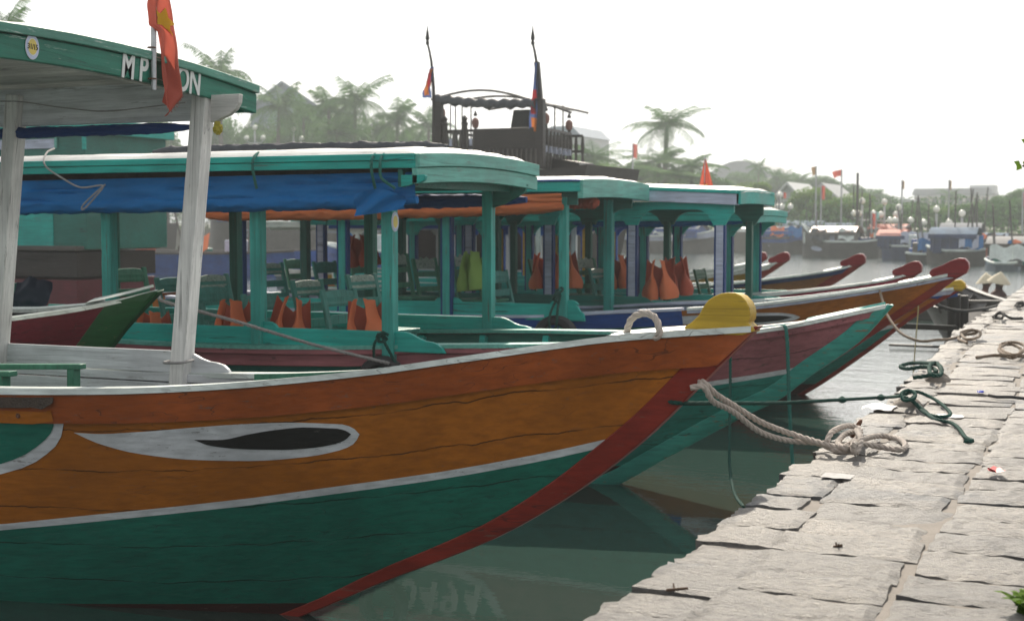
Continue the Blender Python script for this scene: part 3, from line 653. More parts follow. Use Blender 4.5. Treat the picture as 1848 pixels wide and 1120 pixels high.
tag(mb.build('river_water', water_mat()), 'dark green river water between the boats and the quay', 'water', kind='structure')
def stone_mat():
    m, nt, b = newmat('quay stone'); v = coords(nt)
    at = N(nt, 'Attribute'); at.attribute_name = 'rnd'; at.attribute_type = 'GEOMETRY'; r = at.outputs['Fac']
    n1 = noise_(nt, v, 2.6, 6, .6); n2 = noise_(nt, coords(nt, (22, 55, 40)), 1., 6, .7); n3 = noise_(nt, v, 1.1, 5, .62); n4 = noise_(nt, v, 120, 3, .6)
    n5 = noise_(nt, coords(nt, (1, 2.0, 1)), 30, 9, .86)
    c = mixc(nt, ramp(nt, r, [(0., 0.), (1., 1.)]), (.25, .23, .208), (.48, .43, .372))
    c = mixc(nt, ramp(nt, n1, [(.35, .6), (.6, 0.)]), c, (.19, .185, .18))
    c = mixc(nt, ramp(nt, n2, [(.30, .8), (.50, 0.)]), c, (.12, .115, .115))
    c = mixc(nt, ramp(nt, n5, [(.38, .9), (.51, 0.)]), c, (.10, .10, .105))
    c = mixc(nt, ramp(nt, n5, [(.56, 0.), (.7, .6)]), c, (.50, .47, .43))
    c = mixc(nt, ramp(nt, n3, [(.56, 0.), (.62, .7)]), c, (.11, .125, .145))
    nt.links.new(c, b.inputs['Base Color']); b.inputs['Roughness'].default_value = .5; b.inputs['Specular IOR Level'].default_value = .6
    h = math_(nt, 'ADD', math_(nt, 'MULTIPLY', n2, .8), math_(nt, 'ADD', math_(nt, 'MULTIPLY', n4, .25), n5)); bump(nt, b, h, 1., .045); return m
QZ = .9
def qedge(y): return -1.33-.22*min(1, max(0, (y-9)/6))
mb = MB(); rnd = []
def stone(x0, x1, y0, y1, nx, ny, edge=False):
    r = R_.random(); b0 = len(mb.v); zo = R_.uniform(-.005, .006); tx, ty = R_.uniform(-.006, .006), R_.uniform(-.009, .009); s0 = R_.uniform(0, 90)
    jx = [R_.uniform(-.015, .015) for _ in range(4)]
    for i in range(nx+1):
        for j in range(ny+1):
            u, w = i/nx, j/ny; x = x0+(x1-x0)*u; y = y0+(y1-y0)*w
            x += (1-u)*(jx[0]*(1-w)+jx[1]*w)+u*(jx[2]*(1-w)+jx[3]*w)
            n = noise.noise((x*5+s0, y*7, 1.3)); n2 = noise.noise((x*16+s0, y*26, 4.3)); bd = i in (0, nx) or j in (0, ny)
            if bd:
                x += .008*noise.noise((x*13, y*13, s0)); y += .007*noise.noise((x*12, y*15, s0+7))
                if edge and i == 0: x += .022*noise.noise((1, y*14, s0+3))+.012*noise.noise((1, y*37, s0))
            z = QZ+zo+tx*(u-.5)+ty*(w-.5)+.008*n+.008*n2+.005*noise.noise((x*34, y*60, s0))-(.008+.006*noise.noise((x*9, y*9, 3)) if bd else 0)
            mb.vert((x, y, z))
    for i in range(nx):
        for j in range(ny):
            a = b0+i*(ny+1)+j; mb.face((a, a+ny+1, a+ny+2, a+1)); rnd.append(r)
    loop = [b0+i*(ny+1) for i in range(nx+1)]+[b0+nx*(ny+1)+j for j in range(1, ny+1)]+[b0+i*(ny+1)+ny for i in range(nx-1, -1, -1)]+[b0+j for j in range(ny-1, 0, -1)]
    dep = .24 if edge else .06; low = []
    for k in loop: p = mb.v[k]; low.append(mb.vert((p[0]+(R_.uniform(-.01, .03) if edge else 0), p[1], QZ-dep)))
    for k in range(len(loop)): k2 = (k+1) % len(loop); mb.face((loop[k], low[k], low[k2], loop[k2])); rnd.append(r*.6)
cols = [0, .235, .73, 1.25, 1.75, 2.3, 2.8, 3.4, 3.9]
for c in range(len(cols)-1):
    y = 1.2+R_.uniform(0, .3)
    while y < (58 if c < 3 else 30):
        h = R_.uniform(.24, .36)*(1 if y < 20 else 1.6)
        wob = lambda yy, k: .018*noise.noise((k*7.7, yy*.6, 2.)) if 0 < k < len(cols)-1 else 0
        a = cols[c]+wob(y, c); b = cols[c+1]+wob(y, c+1)+(R_.uniform(-.04, .06) if c == 0 else R_.uniform(-.02, .02)); a2 = a+(.016 if c else R_.uniform(-.022, .02))
        if c == 1: a2 = max(a2, .0+cols[1]-.05)
        e = qedge(y); near = y < 8; mid = y < 18
        stone(e+a2-.004, e+b-.004, y+.007, y+h-.007, (14 if c != 0 else 8) if near else (5 if mid else 2), 9 if near else (3 if mid else 2), c == 0)
        y += h
q = mb.build('quay', stone_mat(), recalc=True, smooth=38)
at = q.data.attributes.new('rnd', 'FLOAT', 'FACE'); at.data.foreach_set('value', rnd)
tag(q, 'grey stone slab quay along the water', 'quay', kind='structure')
mb = MB()
mb.grid(lambda u, v: (qedge(1+v*59)+.03+u*9, 1+v*59, QZ-.013+.007*noise.noise((u*40, v*300, 5))), 24, 200)
m, nt, b = newmat('mortar'); v = coords(nt); c = mixc(nt, noise_(nt, v, 6, 6, .65), (.15, .135, .118), (.34, .30, .26)); nt.links.new(c, b.inputs['Base Color']); b.inputs['Roughness'].default_value = .9; bump(nt, b, noise_(nt, v, 60, 6, .7), .8, .01)
tag(mb.build('pavement', m, smooth=60), 'sandy mortar bed between the quay slabs', 'pavement', kind='structure')
mb = MB()
for i in range(60):
    for j in range(4):
        y = .5+i; e = qedge(y)+.05
        mb.box((e+.14+R_.uniform(-.02, .02), y+.5*(j % 2), .56-.26*j), (.3, .97, .245), 0)
mb.box((4.2, 30, -.2), (10.4, 60, 2.1))
tag(mb.build('quay_wall', stone_mat(), bevel=.01), 'block wall under the quay edge', 'quay wall', kind='structure')
# far bank and land behind it
bank = [(-260, 150), (-120, 118), (-70, 106), (-40, 100), (-15, 92), (2, 86), (30, 84), (60, 84)]
mb = MB(); L = []
for x, y in bank: L.append((mb.vert((x, y, -1.)), mb.vert((x, y, 1.3)), mb.vert((x, 430, 1.3))))
for i in range(len(L)-1):
    for k in range(2): mb.face((L[i][k], L[i+1][k], L[i+1][k+1], L[i][k+1]))
m, nt, b = newmat('bank earth'); v = coords(nt); nt.links.new(mixc(nt, noise_(nt, v, .4, 6, .6), (.08, .085, .05), (.2, .185, .15)), b.inputs['Base Color']); b.inputs['Roughness'].default_value = .95
tag(mb.build('ground', m), 'far river bank land under the palms', 'ground', kind='structure')
# ------------------------------------------------------------------ haze, light, camera
hz = MB(); hz.box((-95, 200, 11.2), (330, 470, 28)); 
m = bpy.data.materials.new('haze air'); m.use_nodes = True; nt = m.node_tree; nt.nodes.remove(nt.nodes['Principled BSDF'])
pv = N(nt, 'VolumePrincipled'); pv.inputs['Color'].default_value = (.90, .97, 1., 1); pv.inputs['Density'].default_value = .0013; pv.inputs['Anisotropy'].default_value = .25
nt.links.new(pv.outputs[0], nt.nodes['Material Output'].inputs['Volume'])
hazeo = tag(hz.build('haze', m), 'pale morning haze over the river', 'haze', kind='stuff')
SUN_EL, SUN_AZ = math.radians(35.5), math.radians(23.3-8)   # azimuth from +Y towards -X
sd = Vector((-math.sin(SUN_AZ)*math.cos(SUN_EL), math.cos(SUN_AZ)*math.cos(SUN_EL), math.sin(SUN_EL)))
sl = bpy.data.lights.new('sun', 'SUN'); sl.energy = 4.7; sl.angle = math.radians(.6); sl.color = (1, .90, .76)
so = bpy.data.objects.new('sun', sl); COL.objects.link(so); so.rotation_euler = (-sd).to_track_quat('-Z', 'Y').to_euler()
w = bpy.data.worlds.new('World'); sc.world = w; w.use_nodes = True; nt = w.node_tree; bg = nt.nodes['Background']
sk = N(nt, 'TexSky'); sk.sky_type = 'NISHITA'; sk.sun_disc = False; sk.sun_elevation = SUN_EL; sk.sun_rotation = -SUN_AZ
sk.air_density = 1.0; sk.dust_density = 4.0; sk.ozone_density = 1.0
hs = N(nt, 'HueSaturation', Saturation=.25); nt.links.new(sk.outputs[0], hs.inputs['Color'])
mx = mixc(nt, .5, mixc(nt, 1., hs.outputs[0], (24., 23.4, 22.8), 'DARKEN'), (8.3, 8.4, 8.5)); nt.links.new(mx, bg.inputs[0]); bg.inputs[1].default_value = .10
cam = bpy.data.cameras.new('camera'); co = bpy.data.objects.new('camera', cam); COL.objects.link(co); sc.camera = co
cam.sensor_width = 36; cam.sensor_fit = 'HORIZONTAL'; cam.lens = FOC/1848*36; cam.clip_start = .05; cam.clip_end = 3000
co.location = (0, 0, CH); co.rotation_euler = (math.pi/2-PITCH, 0, TH)
cam.dof.use_dof = True; cam.dof.focus_distance = 6.9; cam.dof.aperture_fstop = 4.5
sc.view_settings.view_transform = 'Standard'; sc.view_settings.look = 'None'; sc.view_settings.exposure = .45; sc.view_settings.gamma = 1; sc.view_settings.use_curve_mapping = False
sc.render.engine = 'CYCLES'; sc.cycles.use_denoising = True; sc.cycles.max_bounces = 6; sc.cycles.diffuse_bounces = 3; sc.cycles.glossy_bounces = 3; sc.cycles.transmission_bounces = 3; sc.cycles.volume_bounces = 0; sc.cycles.transparent_max_bounces = 6
sc.cycles.caustics_reflective = False; sc.cycles.caustics_refractive = False; sc.cycles.sample_clamp_indirect = 6
# ------------------------------------------------------------------ ropes
def catmull(P, step):
    P = [Vector(p) for p in P]; Q = [2*P[0]-P[1]]+P+[2*P[-1]-P[-2]]; out = []
    for i in range(1, len(Q)-2):
        a, b, c, d = Q[i-1:i+3]; n = max(2, int((c-b).length/step))
        for k in range(n):
            t = k/n; out.append(.5*((2*b)+(c-a)*t+(2*a-5*b+4*c-d)*t*t+(3*b-a-3*c+d)*t**3))
    out.append(P[-1]); return out
def rope(name, label, P, R, mat, strands=3, cat='rope', group=None, step=None, parent=None, n=7, mb=None):
    own = mb is None; mb = mb or MB(); path = catmull(P, step or R*.8)
    if strands:
        t0 = (path[1]-path[0]).normalized(); u = t0.orthogonal().normalized(); s = 0; lines = [[] for _ in range(strands)]
        for i, p in enumerate(path):
            t = (path[min(i+1, len(path)-1)]-path[max(i-1, 0)])
            if t.length < 1e-9: continue
            t.normalize(); u = u-t*u.dot(t)
            if u.length < 1e-5: u = t.orthogonal()
            u.normalize(); w = t.cross(u)
            if i: s += (p-path[i-1]).length
            for k in range(strands):
                a = 2*math.pi*(s/(R*7.5)+k/strands); lines[k].append(p+(u*math.cos(a)+w*math.sin(a))*R*.5)
        for l in lines: mb.tube(l, R*.56, n)
    else: mb.tube(path, R, 8)
    if own:
        o = mb.build(name, M[mat], parent, smooth=50, recalc=False)
        if label: tag(o, label, cat, group)
        return o
Z = lambda px, py, dz=.02: atZ(px, py, QZ+dz)
V = Vector
# beige mooring lines of the nearest boat and their knot on the iron ring
k0 = Z(1545, 800, .0)
mbr = MB()
s1 = V((-1.775, 6.235, 1.265)); s2 = V((-1.79, 6.27, 1.25))
sh_ = V((.0, .10, .0))
def kp(px, py, dz): return atZ(px, py, QZ+dz)
rope('x', '', [V((-1.80, 6.31, 1.262)), V((-1.745, 6.26, 1.27)), V((-1.70, 6.30, 1.215)), atY(1325, 732, 6.47), atY(1375, 762, 6.63), atY(1430, 783, 6.80), kp(1490, 801, .05), kp(1520, 806, .045), kp(1545, 793, .06), kp(1552, 775, .085), kp(1530, 768, .10), kp(1503, 778, .10), kp(1492, 797, .06)], .0145, 'rope', mb=mbr)
rope('x', '', [V((-1.79, 6.20, 1.25)), V((-1.735, 6.22, 1.255)), V((-1.705, 6.27, 1.185)), atY(1322, 742, 6.44), atY(1372, 779, 6.60), atY(1425, 795, 6.78), kp(1475, 799, .035), kp(1510, 812, .03), kp(1540, 812, .03), kp(1553, 800, .05), kp(1546, 780, .07), kp(1525, 783, .075), kp(1512, 800, .055), kp(1530, 808, .05), kp(1556, 801, .04), kp(1590, 806, .02), kp(1625, 811, .019), kp(1634, 803, .019), kp(1622, 792, .019), kp(1590, 786, .02), kp(1558, 792, .035), kp(1540, 803, .07)], .0145, 'rope', mb=mbr)
rope('x', '', [kp(1546, 776, .09), kp(1553, 790, .08), kp(1550, 806, .05), kp(1546, 816, .03), kp(1540, 812, .045), kp(1541, 795, .07)], .0145, 'rope', mb=mbr)
tag(mbr.build('mooring_rope', M['rope'], smooth=50, recalc=False), 'beige double mooring line from the crimson stem, knotted and looped on the near quay edge', 'rope')
ir = MB(); ir.tube([k0+V((.02*math.cos(a), .045*math.sin(a), .03+.045*math.cos(a*0)+.04*math.cos(a))) for a in [2*math.pi*i/16 for i in range(16)]], .009, 8, closed=True); ir.lathe([(.02, -.03), (.02, .02), (.012, .035)], 10, c=(k0.x, k0.y, QZ))
tag(ir.build('iron_ring', M['rust_iron'], smooth=40), 'rusty iron ring under the beige knot on the quay', 'mooring ring')
# coil lying along the foredeck of the nearest boat
def b1p(px, py, y): return atY(px, py, y)
rope('coiled_rope', 'beige rope lying along the pale bow rail, standing up in a loop', [b1p(790, 667, 6.1), b1p(850, 663, 6.08), b1p(880, 652, 6.12), b1p(912, 653, 6.1), b1p(940, 648, 6.1), b1p(968, 636, 6.14), b1p(1010, 632, 6.14), b1p(1060, 634, 6.15), b1p(1100, 619, 6.22), b1p(1125, 617, 6.24), b1p(1132, 595, 6.22), b1p(1140, 575, 6.2), b1p(1160, 565, 6.18), b1p(1180, 571, 6.16), b1p(1189, 590, 6.14), b1p(1187, 608, 6.14), b1p(1165, 606, 6.2), b1p(1140, 606, 6.28), b1p(1124, 617, 6.32), b1p(1128, 625, 6.22), b1p(1160, 615, 6.2), b1p(1190, 610, 6.24)], .0165, 'rope')
# green line to the second mooring stone
kg = Z(1640, 712, .05)
mg = MB()
rope('x', '', [V((-1.93, 6.27, 1.175)), V((-1.85, 6.3, 1.165)), atY(1300, 727, 6.9), atY(1400, 727, 7.6), atY(1500, 722, 8.4), atY(1590, 717, 9.05), kp(1625, 714, .06), kp(1648, 706, .09), kp(1650, 718, .08), kp(1632, 722, .07), kp(1627, 710, .10), kp(1640, 704, .11), kp(1652, 712, .09), kp(1640, 722, .06)], .0105, 'rope_green', mb=mg)
rope('x', '', [kp(1638, 706, .10), kp(1660, 708, .06), kp(1690, 722, .03), kp(1715, 745, .014), kp(1700, 752, .014), kp(1670, 745, .014), kp(1650, 727, .03), kp(1632, 716, .07), kp(1645, 722, .06), kp(1668, 740, .02), kp(1685, 755, .014), kp(1715, 762, .014), kp(1730, 772, .014), kp(1742, 788, .014), kp(1755, 795, .014), kp(1740, 796, .014)], .0105, 'rope_green', mb=mg)
for px, py in ((1590, 717), (1520, 721)):
    c = atY(px, py, 9.0 if px > 1550 else 8.55); mg.lathe([(.005, -.02), (.024, -.012), (.026, .008), (.006, .022)], 8, c=(c.x, c.y, c.z))
tag(mg.build('mooring_rope', M['rope_green'], smooth=50, recalc=False), 'dark green mooring line running level to a stone stub, its tail lying on the slabs', 'rope')
mg = MB()
rope('x', '', [kp(1700, 668, .07), kp(1690, 655, .09), kp(1678, 660, .09), kp(1680, 675, .07), kp(1697, 676, .06), kp(1696, 660, .08), kp(1675, 655, .06), kp(1645, 655, .03), kp(1625, 661, .02), kp(1640, 665, .02), kp(1672, 661, .05), kp(1690, 670, .06), kp(1672, 678, .03), kp(1648, 681, .015)], .015, 'rope_green', mb=mg)
tag(mg.build('mooring_rope', M['rope_green'], smooth=50, recalc=False), 'short dark green rope knotted over the stone stub farther along the edge', 'rope')
def stub(px, py, s, label):
    c = Z(px, py, 0); mb = MB()
    mb.grid(lambda u, v: (c.x+s*math.cos(2*math.pi*u)*math.sin(v*1.75)*(1.25+.2*noise.noise((u*3, v*2, px))), c.y+s*math.sin(2*math.pi*u)*math.sin(v*1.75)*1.5, QZ-.02+s*.95*math.cos(v*1.75)*(1+.25*noise.noise((math.cos(u*6.28)*2, math.sin(u*6.28)*2, v)))), 18, 8, flip=True)
    tag(mb.build('mooring_stone', plain('mooring stone', (.22, .19, .16), .9, .5, 12, .8), smooth=60), label, 'mooring stone')
stub(1638, 733, .075, 'low rounded mooring stone holding the level green line')
stub(1692, 684, .07, 'flat brown mooring stone under the short green knot')
def coil(label, P, R, mat): rope('coiled_rope', label, P, R, mat, 3, step=R*1.4, n=5)
coil('brown rope heaped in loose coils near the plum stem', [atY(1588, 525, 14.35), atY(1592, 540, 14.2), atY(1600, 566, 13.9), atY(1625, 600, 13.5), atY(1660, 615, 13.3), atY(1690, 613, 13.3), kp(1712, 612, .03), kp(1740, 605, .04), kp(1762, 600, .06), kp(1755, 595, .09), kp(1735, 600, .07), kp(1745, 612, .04), kp(1766, 608, .05), kp(1768, 598, .08), kp(1750, 597, .08), kp(1730, 610, .03), kp(1745, 618, .02)], .014, 'rope_brown')
coil('brown rope coil at the right border with its end trailing across the slabs', [kp(1762, 645, .014), kp(1800, 641, .02), kp(1830, 645, .02), kp(1842, 630, .05), kp(1820, 620, .08), kp(1803, 630, .06), kp(1815, 640, .04), kp(1840, 638, .05), kp(1850, 625, .08), kp(1830, 617, .1), kp(1806, 622, .07), kp(1812, 634, .05), kp(1838, 642, .03), kp(1860, 640, .02)], .014, 'rope_brown')
coil('small dark rope heap farther along the quay', [kp(1792, 572, .015), kp(1800, 566, .05), kp(1812, 566, .1), kp(1808, 574, .05), kp(1797, 573, .04), kp(1803, 564, .1), kp(1816, 570, .04), kp(1826, 574, .015), kp(1846, 574, .015)], .016, 'rope_dark')
coil('small dark rope ring at the far right of the quay', [kp(1832, 552, .015), kp(1838, 546, .08), kp(1846, 545, .1), kp(1846, 552, .05), kp(1836, 553, .04), kp(1840, 548, .06), kp(1856, 552, .015)], .018, 'rope_dark')
rope('mooring_rope', 'dark slack line from the yellow tipped bow to the quay', [atY(1690, 550, 16.9), atY(1712, 557, 17.2), atY(1740, 561, 17.6), atY(1770, 558, 18.0), kp(1798, 552, .03)], .018, 'rope_dark', 0, step=.1)
rope('hanging_line', 'green line hanging from the plum bow into the water, nearest the crimson stem', [atY(1318, 640, 9.9), atY(1318, 700, 9.72), atY(1317, 770, 9.45), atY(1317, 840, 9.1), atY(1326, 890, 8.6), atY(1342, 914, 8.2)], .011, 'rope_green', 3, step=.012, n=5)
rope('hanging_line', 'sea green line looped over the plum gunwale and hanging straight down', [atY(1405, 592, 10.3), atY(1414, 588, 10.17), atY(1419, 597, 10.1), atY(1422, 650, 10.06), atY(1424, 720, 10.03), atY(1428, 800, 9.95), atY(1432, 850, 9.85)], .014, 'rope_teal', 3, step=.012, n=5)
rope('hanging_line', 'thin straw coloured cord hanging straight from the long orange bow', [atY(1657, 545, 14.62), atY(1657, 560, 14.55), atY(1652, 620, 14.52), atY(1648, 676, 14.5)], .006, 'rope_yellow', 0, step=.1)
rope('mooring_rope', 'grey green line sloping down from the bottle green bow past the white post', [atY(288, 536, 8.03), atY(300, 545, 8.0), atY(420, 578, 8.3), atY(560, 620, 8.8), atY(680, 650, 9.2), atY(760, 671, 9.47), atY(790, 690, 9.5)], .013, 'rope_grey', 3, step=.014, n=5)
rope('cable', 'thin black cable lying across the slabs at the right', [kp(1785, 713, .012), kp(1800, 716, .012), kp(1825, 716, .012), kp(1860, 720, .012)], .01, 'rope_dark', 0, step=.05)
rope('tie_line', 'grey cord tied round the front white post', [V((-5.225, 6.96, 1.17)), V((-5.215, 6.895, 1.168)), V((-5.15, 6.885, 1.168)), V((-5.085, 6.89, 1.172)), V((-5.075, 6.93, 1.175)), V((-5.08, 7.0, 1.178))], .008, 'rope_grey', 0, step=.02)
rope('hanging_line', 'thin wire sagging between the two white posts under the ceiling', [atY(0, 183, 6.9), atY(40, 184, 6.9), atY(110, 194, 6.9), atY(190, 201, 6.9), atY(270, 193, 6.9), atY(335, 185, 6.9)], .004, 'rope_grey', 0, step=.05)
for px, lab in ((458, 'grey green roof lashing nearest the white post'), (672, 'sea green roof lashing left of the pair'), (688, 'sea green roof lashing right of the pair')):
    y0 = 9.2; rope('roof_lashing', lab, [atY(px+40, 272, 9.75), atY(px+12, 275, 9.45), atY(px, 285, y0), atY(px-2, 302, y0-.02), atY(px+1, 322, y0), atY(px+5+(20 if px == 688 else 0), 340, y0+.05)], .012, 'rope_teal', 3, step=.012, n=5)
rope('roof_lashing', 'pale cord hanging from the bleached roof edge with a loop at its end', [atY(98, 268, 9.7), atY(85, 275, 9.4), atY(79, 290, 9.19), atY(85, 303, 9.18), atY(110, 320, 9.2), atY(145, 338, 9.22), atY(185, 335, 9.15), atY(172, 355, 9.1), atY(155, 374, 9.1), atY(148, 378, 9.1), atY(150, 370, 9.1), atY(170, 350, 9.12), atY(190, 333, 9.15)], .008, 'rope_grey', 3, step=.012, n=5)
# ------------------------------------------------------------------ tarpaulins rolled under the eaves
def rolled(name, label, A, B, r, mat, sag=.04, seed=0, flat=.0, endtaper=True, group='rolled tarpaulins under the boat roofs'):
    A = V(A); B = V(B); mb = MB(); n = 150; k = 22
    def f(u, v):
        p = A.lerp(B, u)-V((0, 0, sag*math.sin(u*math.pi)))
        rr = r*(1+.18*noise.noise((u*9, seed, 0))); a = 2*math.pi*v
        w = .16*noise.noise((u*70+math.sin(a)*5, math.cos(a)*2.5+u*20, seed))+.16*noise.noise((u*22+a*.8, math.sin(a)*2, seed+3))
        rr *= 1+w*1.6
        if endtaper: rr *= min(1, .45+8*min(u, 1-u))
        return p+V((0, math.cos(a)*rr, math.sin(a)*rr*1.05))
    mb.grid(f, n, k, flip=True); A0 = [mb.vert(f(0, j/k)) for j in range(k)]; mb.face(A0); A1 = [mb.vert(f(1, j/k)) for j in range(k)]; mb.face(A1[::-1])
    if flat:
        mb.grid(lambda u, v: A.lerp(B, u)+V((0, -r*.6+.035*noise.noise((u*16+v, v*3, seed))+.02*noise.noise((u*5, v*9, seed+4)), r*.4+flat*v*1.25-sag*math.sin(u*math.pi)*(1-v))), 120, 10, flip=True)
    return tag(mb.build(name, M[mat], smooth=70), label, 'tarpaulin', group)
rolled('rolled_tarpaulin', 'bright blue tarpaulin rolled along the near eave of the teal and plum boat', (-10.2, 9.38, 2.125), (-4.80, 9.38, 2.16), .058, 'tarp_blue', .012, 1, .145)
rolled('rolled_tarpaulin', 'dark blue tarpaulin roll under the far eave of the teal and plum boat', (-9.5, 11.42, 2.2), (-4.78, 11.42, 2.19), .055, 'tarp_navy', .02, 2)
rolled('rolled_tarpaulin', 'orange tarpaulin rolled along the eave behind the blue roll', (-9.6, 13.45, 2.07), (-5.25, 13.5, 2.15), .06, 'tarp_orange', .02, 3, .09)
rolled('rolled_tarpaulin', 'dark blue tarpaulin rolled between the two white posts', (-8.2, 7.05, 2.575), (-5.12, 7.05, 2.56), .03, 'tarp_navy', .01, 4)
rolled('rolled_tarpaulin', 'blue tarpaulin bundle under the eave of the mustard sided boat', (-6.9, 18.1, 1.98), (-4.4, 18.0, 2.03), .05, 'tarp_blue', .02, 5)
rolled('rolled_tarpaulin', 'red brown cloth bundle tucked under the blue edged roof', (-5.75, 14.1, 2.2), (-5.1, 14.15, 2.2), .06, 'vest_dark', .0, 6)
o = rolled('rolled_tarpaulin', 'grey tarpaulin lying rolled on top of the bleached roof', (-7.6, 9.95, 2.585), (-4.85, 10.0, 2.575), .045, 'tarp_grey', -.01, 7)
# folded corner of the blue tarpaulin at the front post
mb = MB()
mb.grid(lambda u, v: V((-5.28+.42*u, 9.30-.02*math.sin(v*7+u*9), 2.20-.16*v*(1-.45*u)+.05*math.sin(u*3.1)*(1-v)-.02*u)), 16, 10)
tag(mb.build('tarpaulin_fold', M['tarp_blue'], smooth=50), 'crumpled blue tarpaulin corner folded up at the front teal post', 'tarpaulin')
# ------------------------------------------------------------------ flags
def flag_hang(name, label, top, W, Ht, mat, seed=1, star=None, n=22, rot=0., pole=None, poleR=.012, fold=.03, shape=None, group=None):
    root = thing(name, label, 'flag', top, (0, 0, rot), group)
    shape = shape or (lambda v: (-.25+.1*v, .75-.35*v))
    def f(u, v):
        l, r = shape(v); x = W*(l+(r-l)*u)
        y = fold*math.sin(u*9+v*1.5+seed)*(.4+.6*v)+fold*.7*noise.noise((u*3, v*4, seed)); return V((x, y, -Ht*v*(1+.06*math.sin(u*5+seed))))
    mb = MB(); mb.grid(f, n, n*2)
    c = mb.build('cloth', M[mat], root, smooth=80, recalc=False)
    if star:
        u0, v0, ru, rv = star; sm = MB(); pts = []
        for i in range(10):
            a = math.pi*i/5+.3; q = 1 if i % 2 == 0 else .42; pts.append((q*math.sin(a), q*math.cos(a)))
        def inside(x, y):
            c_ = False
            for i in range(10):
                (x1, y1), (x2, y2) = pts[i-1], pts[i]
                if (y1 > y) != (y2 > y) and x < (x2-x1)*(y-y1)/(y2-y1)+x1: c_ = not c_
            return c_
        g_ = 64
        for off in (-.004, .004):
            for i in range(g_):
                for k in range(g_):
                    if inside((i+.5)/g_*2-1, (k+.5)/g_*2-1):
                        ids = [sm.vert(f(min(1, max(0, u0+ru*(2*(i+a_)/g_-1))), v0+rv*(2*(k+b_)/g_-1))+V((0, off, 0))) for a_, b_ in ((0, 0), (1, 0), (1, 1), (0, 1))]; sm.face(ids)
        sm.build('star', M['flag_star'], root, recalc=False)
    if pole:
        pm = MB(); pm.tube([V(p) for p in pole], poleR, 10); pm.build('pole', M['metal'], root, smooth=40)
    return root
# flag on the nearest roof: sheet shape follows the drooping cloth
fx = -4.925; ftop = V((fx, 6.49, 3.285))
def fshape(v):
    L = [(0, -.02), (.18, -.075), (.32, -.075), (.36, -.0), (.5, .02), (.85, .03), (1, .06)]; R = [(0, .10), (.3, .16), (.7, .225), (.82, .24), (.9, .17), (1, .08)]
    return pchip(L)(v), pchip(R)(v)
flag_hang('flag', 'faded red flag with a yellow star drooping over the green roof name board', ftop, 1.0, .66, 'flag_red', 3, (.62, .26, .42, .12), 26, math.radians(90), None, fold=.022, shape=fshape)
fo = bpy.data.objects['flag']
pm = MB(); pm.tube([(-.005, .02, -.56), (.0, .02, -.25), (.012, .02, .2)], .0155, 12); pm.build('pole', M['metal'], fo, smooth=40)
for z in (-.33, -.5):
    pm = MB(); pm.tube([(-.02+.02*math.cos(a), .02+.02*math.sin(a), z) for a in [i*.5236 for i in range(12)]], .004, 6, closed=True); pm.build('wire_tie', M['rust_iron'], fo)
sm = MB()
for i in range(26):
    t = i/25; u = .25+.75*t; sm.bar((fshape(.9)[0]*0+.09+.12*t, R_.uniform(-.01, .01), -.655+.10*t), (.10+.13*t+R_.uniform(0, .015), R_.uniform(-.015, .015), -.675+.10*t-R_.uniform(0, .015)), .0016)
sm.build('frayed_threads', M['flag_red'], fo)
flag_hang('flag', 'red flag standing above the white sheeted roof, folded to a narrow point', (-5.0, 17.9, 2.80), .34, .42, 'flag_red', 5, (.5, .8, .3, .13), 14, math.radians(15), [(.0, .01, .03), (0, .01, -.65)], .01, .02, lambda v: (-.02-.22*v, .04+.32*v))
# ------------------------------------------------------------------ tyres
def tyre(label, c, r, rot, w=.13):
    t = thing('tyre_fender', label, 'tyre', c, rot); mb = MB(); n = 36
    prof = [(r*.62, -w*.35), (r*.70, -w*.5), (r*.92, -w*.46), (r, -w*.25), (r*1.01, 0), (r, w*.25), (r*.92, w*.46), (r*.70, w*.5), (r*.62, w*.35), (r*.64, 0)]
    ring = []
    for i in range(n):
        a = 2*math.pi*i/n; ring.append([mb.vert((q*math.cos(a), z, q*math.sin(a))) for q, z in prof])
    for i in range(n):
        for k in range(len(prof)): mb.face((ring[i][k], ring[(i+1) % n][k], ring[(i+1) % n][(k+1) % len(prof)], ring[i][(k+1) % len(prof)]))
    mb.build('tyre', M['rubber'], t, smooth=35); return t
t1 = tyre('black tyre fender tied to the blue gunwale', atY(1003, 612, 13.5), .245, (0, 0, 0))
rope('x', None, [(-.04, -.1, .2), (-.03, -.02, .32), (.0, .12, .46), (.03, -.02, .33), (.05, -.1, .2), (.03, -.09, .12), (-.02, -.09, .11), (-.04, -.1, .2)], .014, 'rope_green', 3, step=.012, parent=t1, n=5).name = 'lashing'
rope('x', None, [(-.05, .05, .40), (.0, -.03, .44), (.06, .03, .5), (.0, .12, .52), (-.05, .05, .42), (.03, -.02, .38)], .014, 'rope_green', 3, step=.012, parent=t1, n=5).name = 'knot'
t2 = tyre('black tyre fender hanging on the plum strake, mostly behind the near bow', atY(690, 690, 9.33), .2, (0, 0, 0))
rope('x', None, [(-.06, -.02, .17), (-.03, -.06, .3), (.0, .03, .36), (.03, -.04, .33), (.10, -.03, .2), (.12, -.02, .15)], .012, 'rope_green', 3, step=.012, parent=t2, n=5).name = 'lashing'
rope('x', None, [(-.03, -.03, .34), (.01, -.06, .37), (.05, -.02, .33), (.0, -.05, .31), (.03, -.06, .38), (.07, -.03, .36)], .012, 'rope_green', 3, step=.012, parent=t2, n=5).name = 'knot'
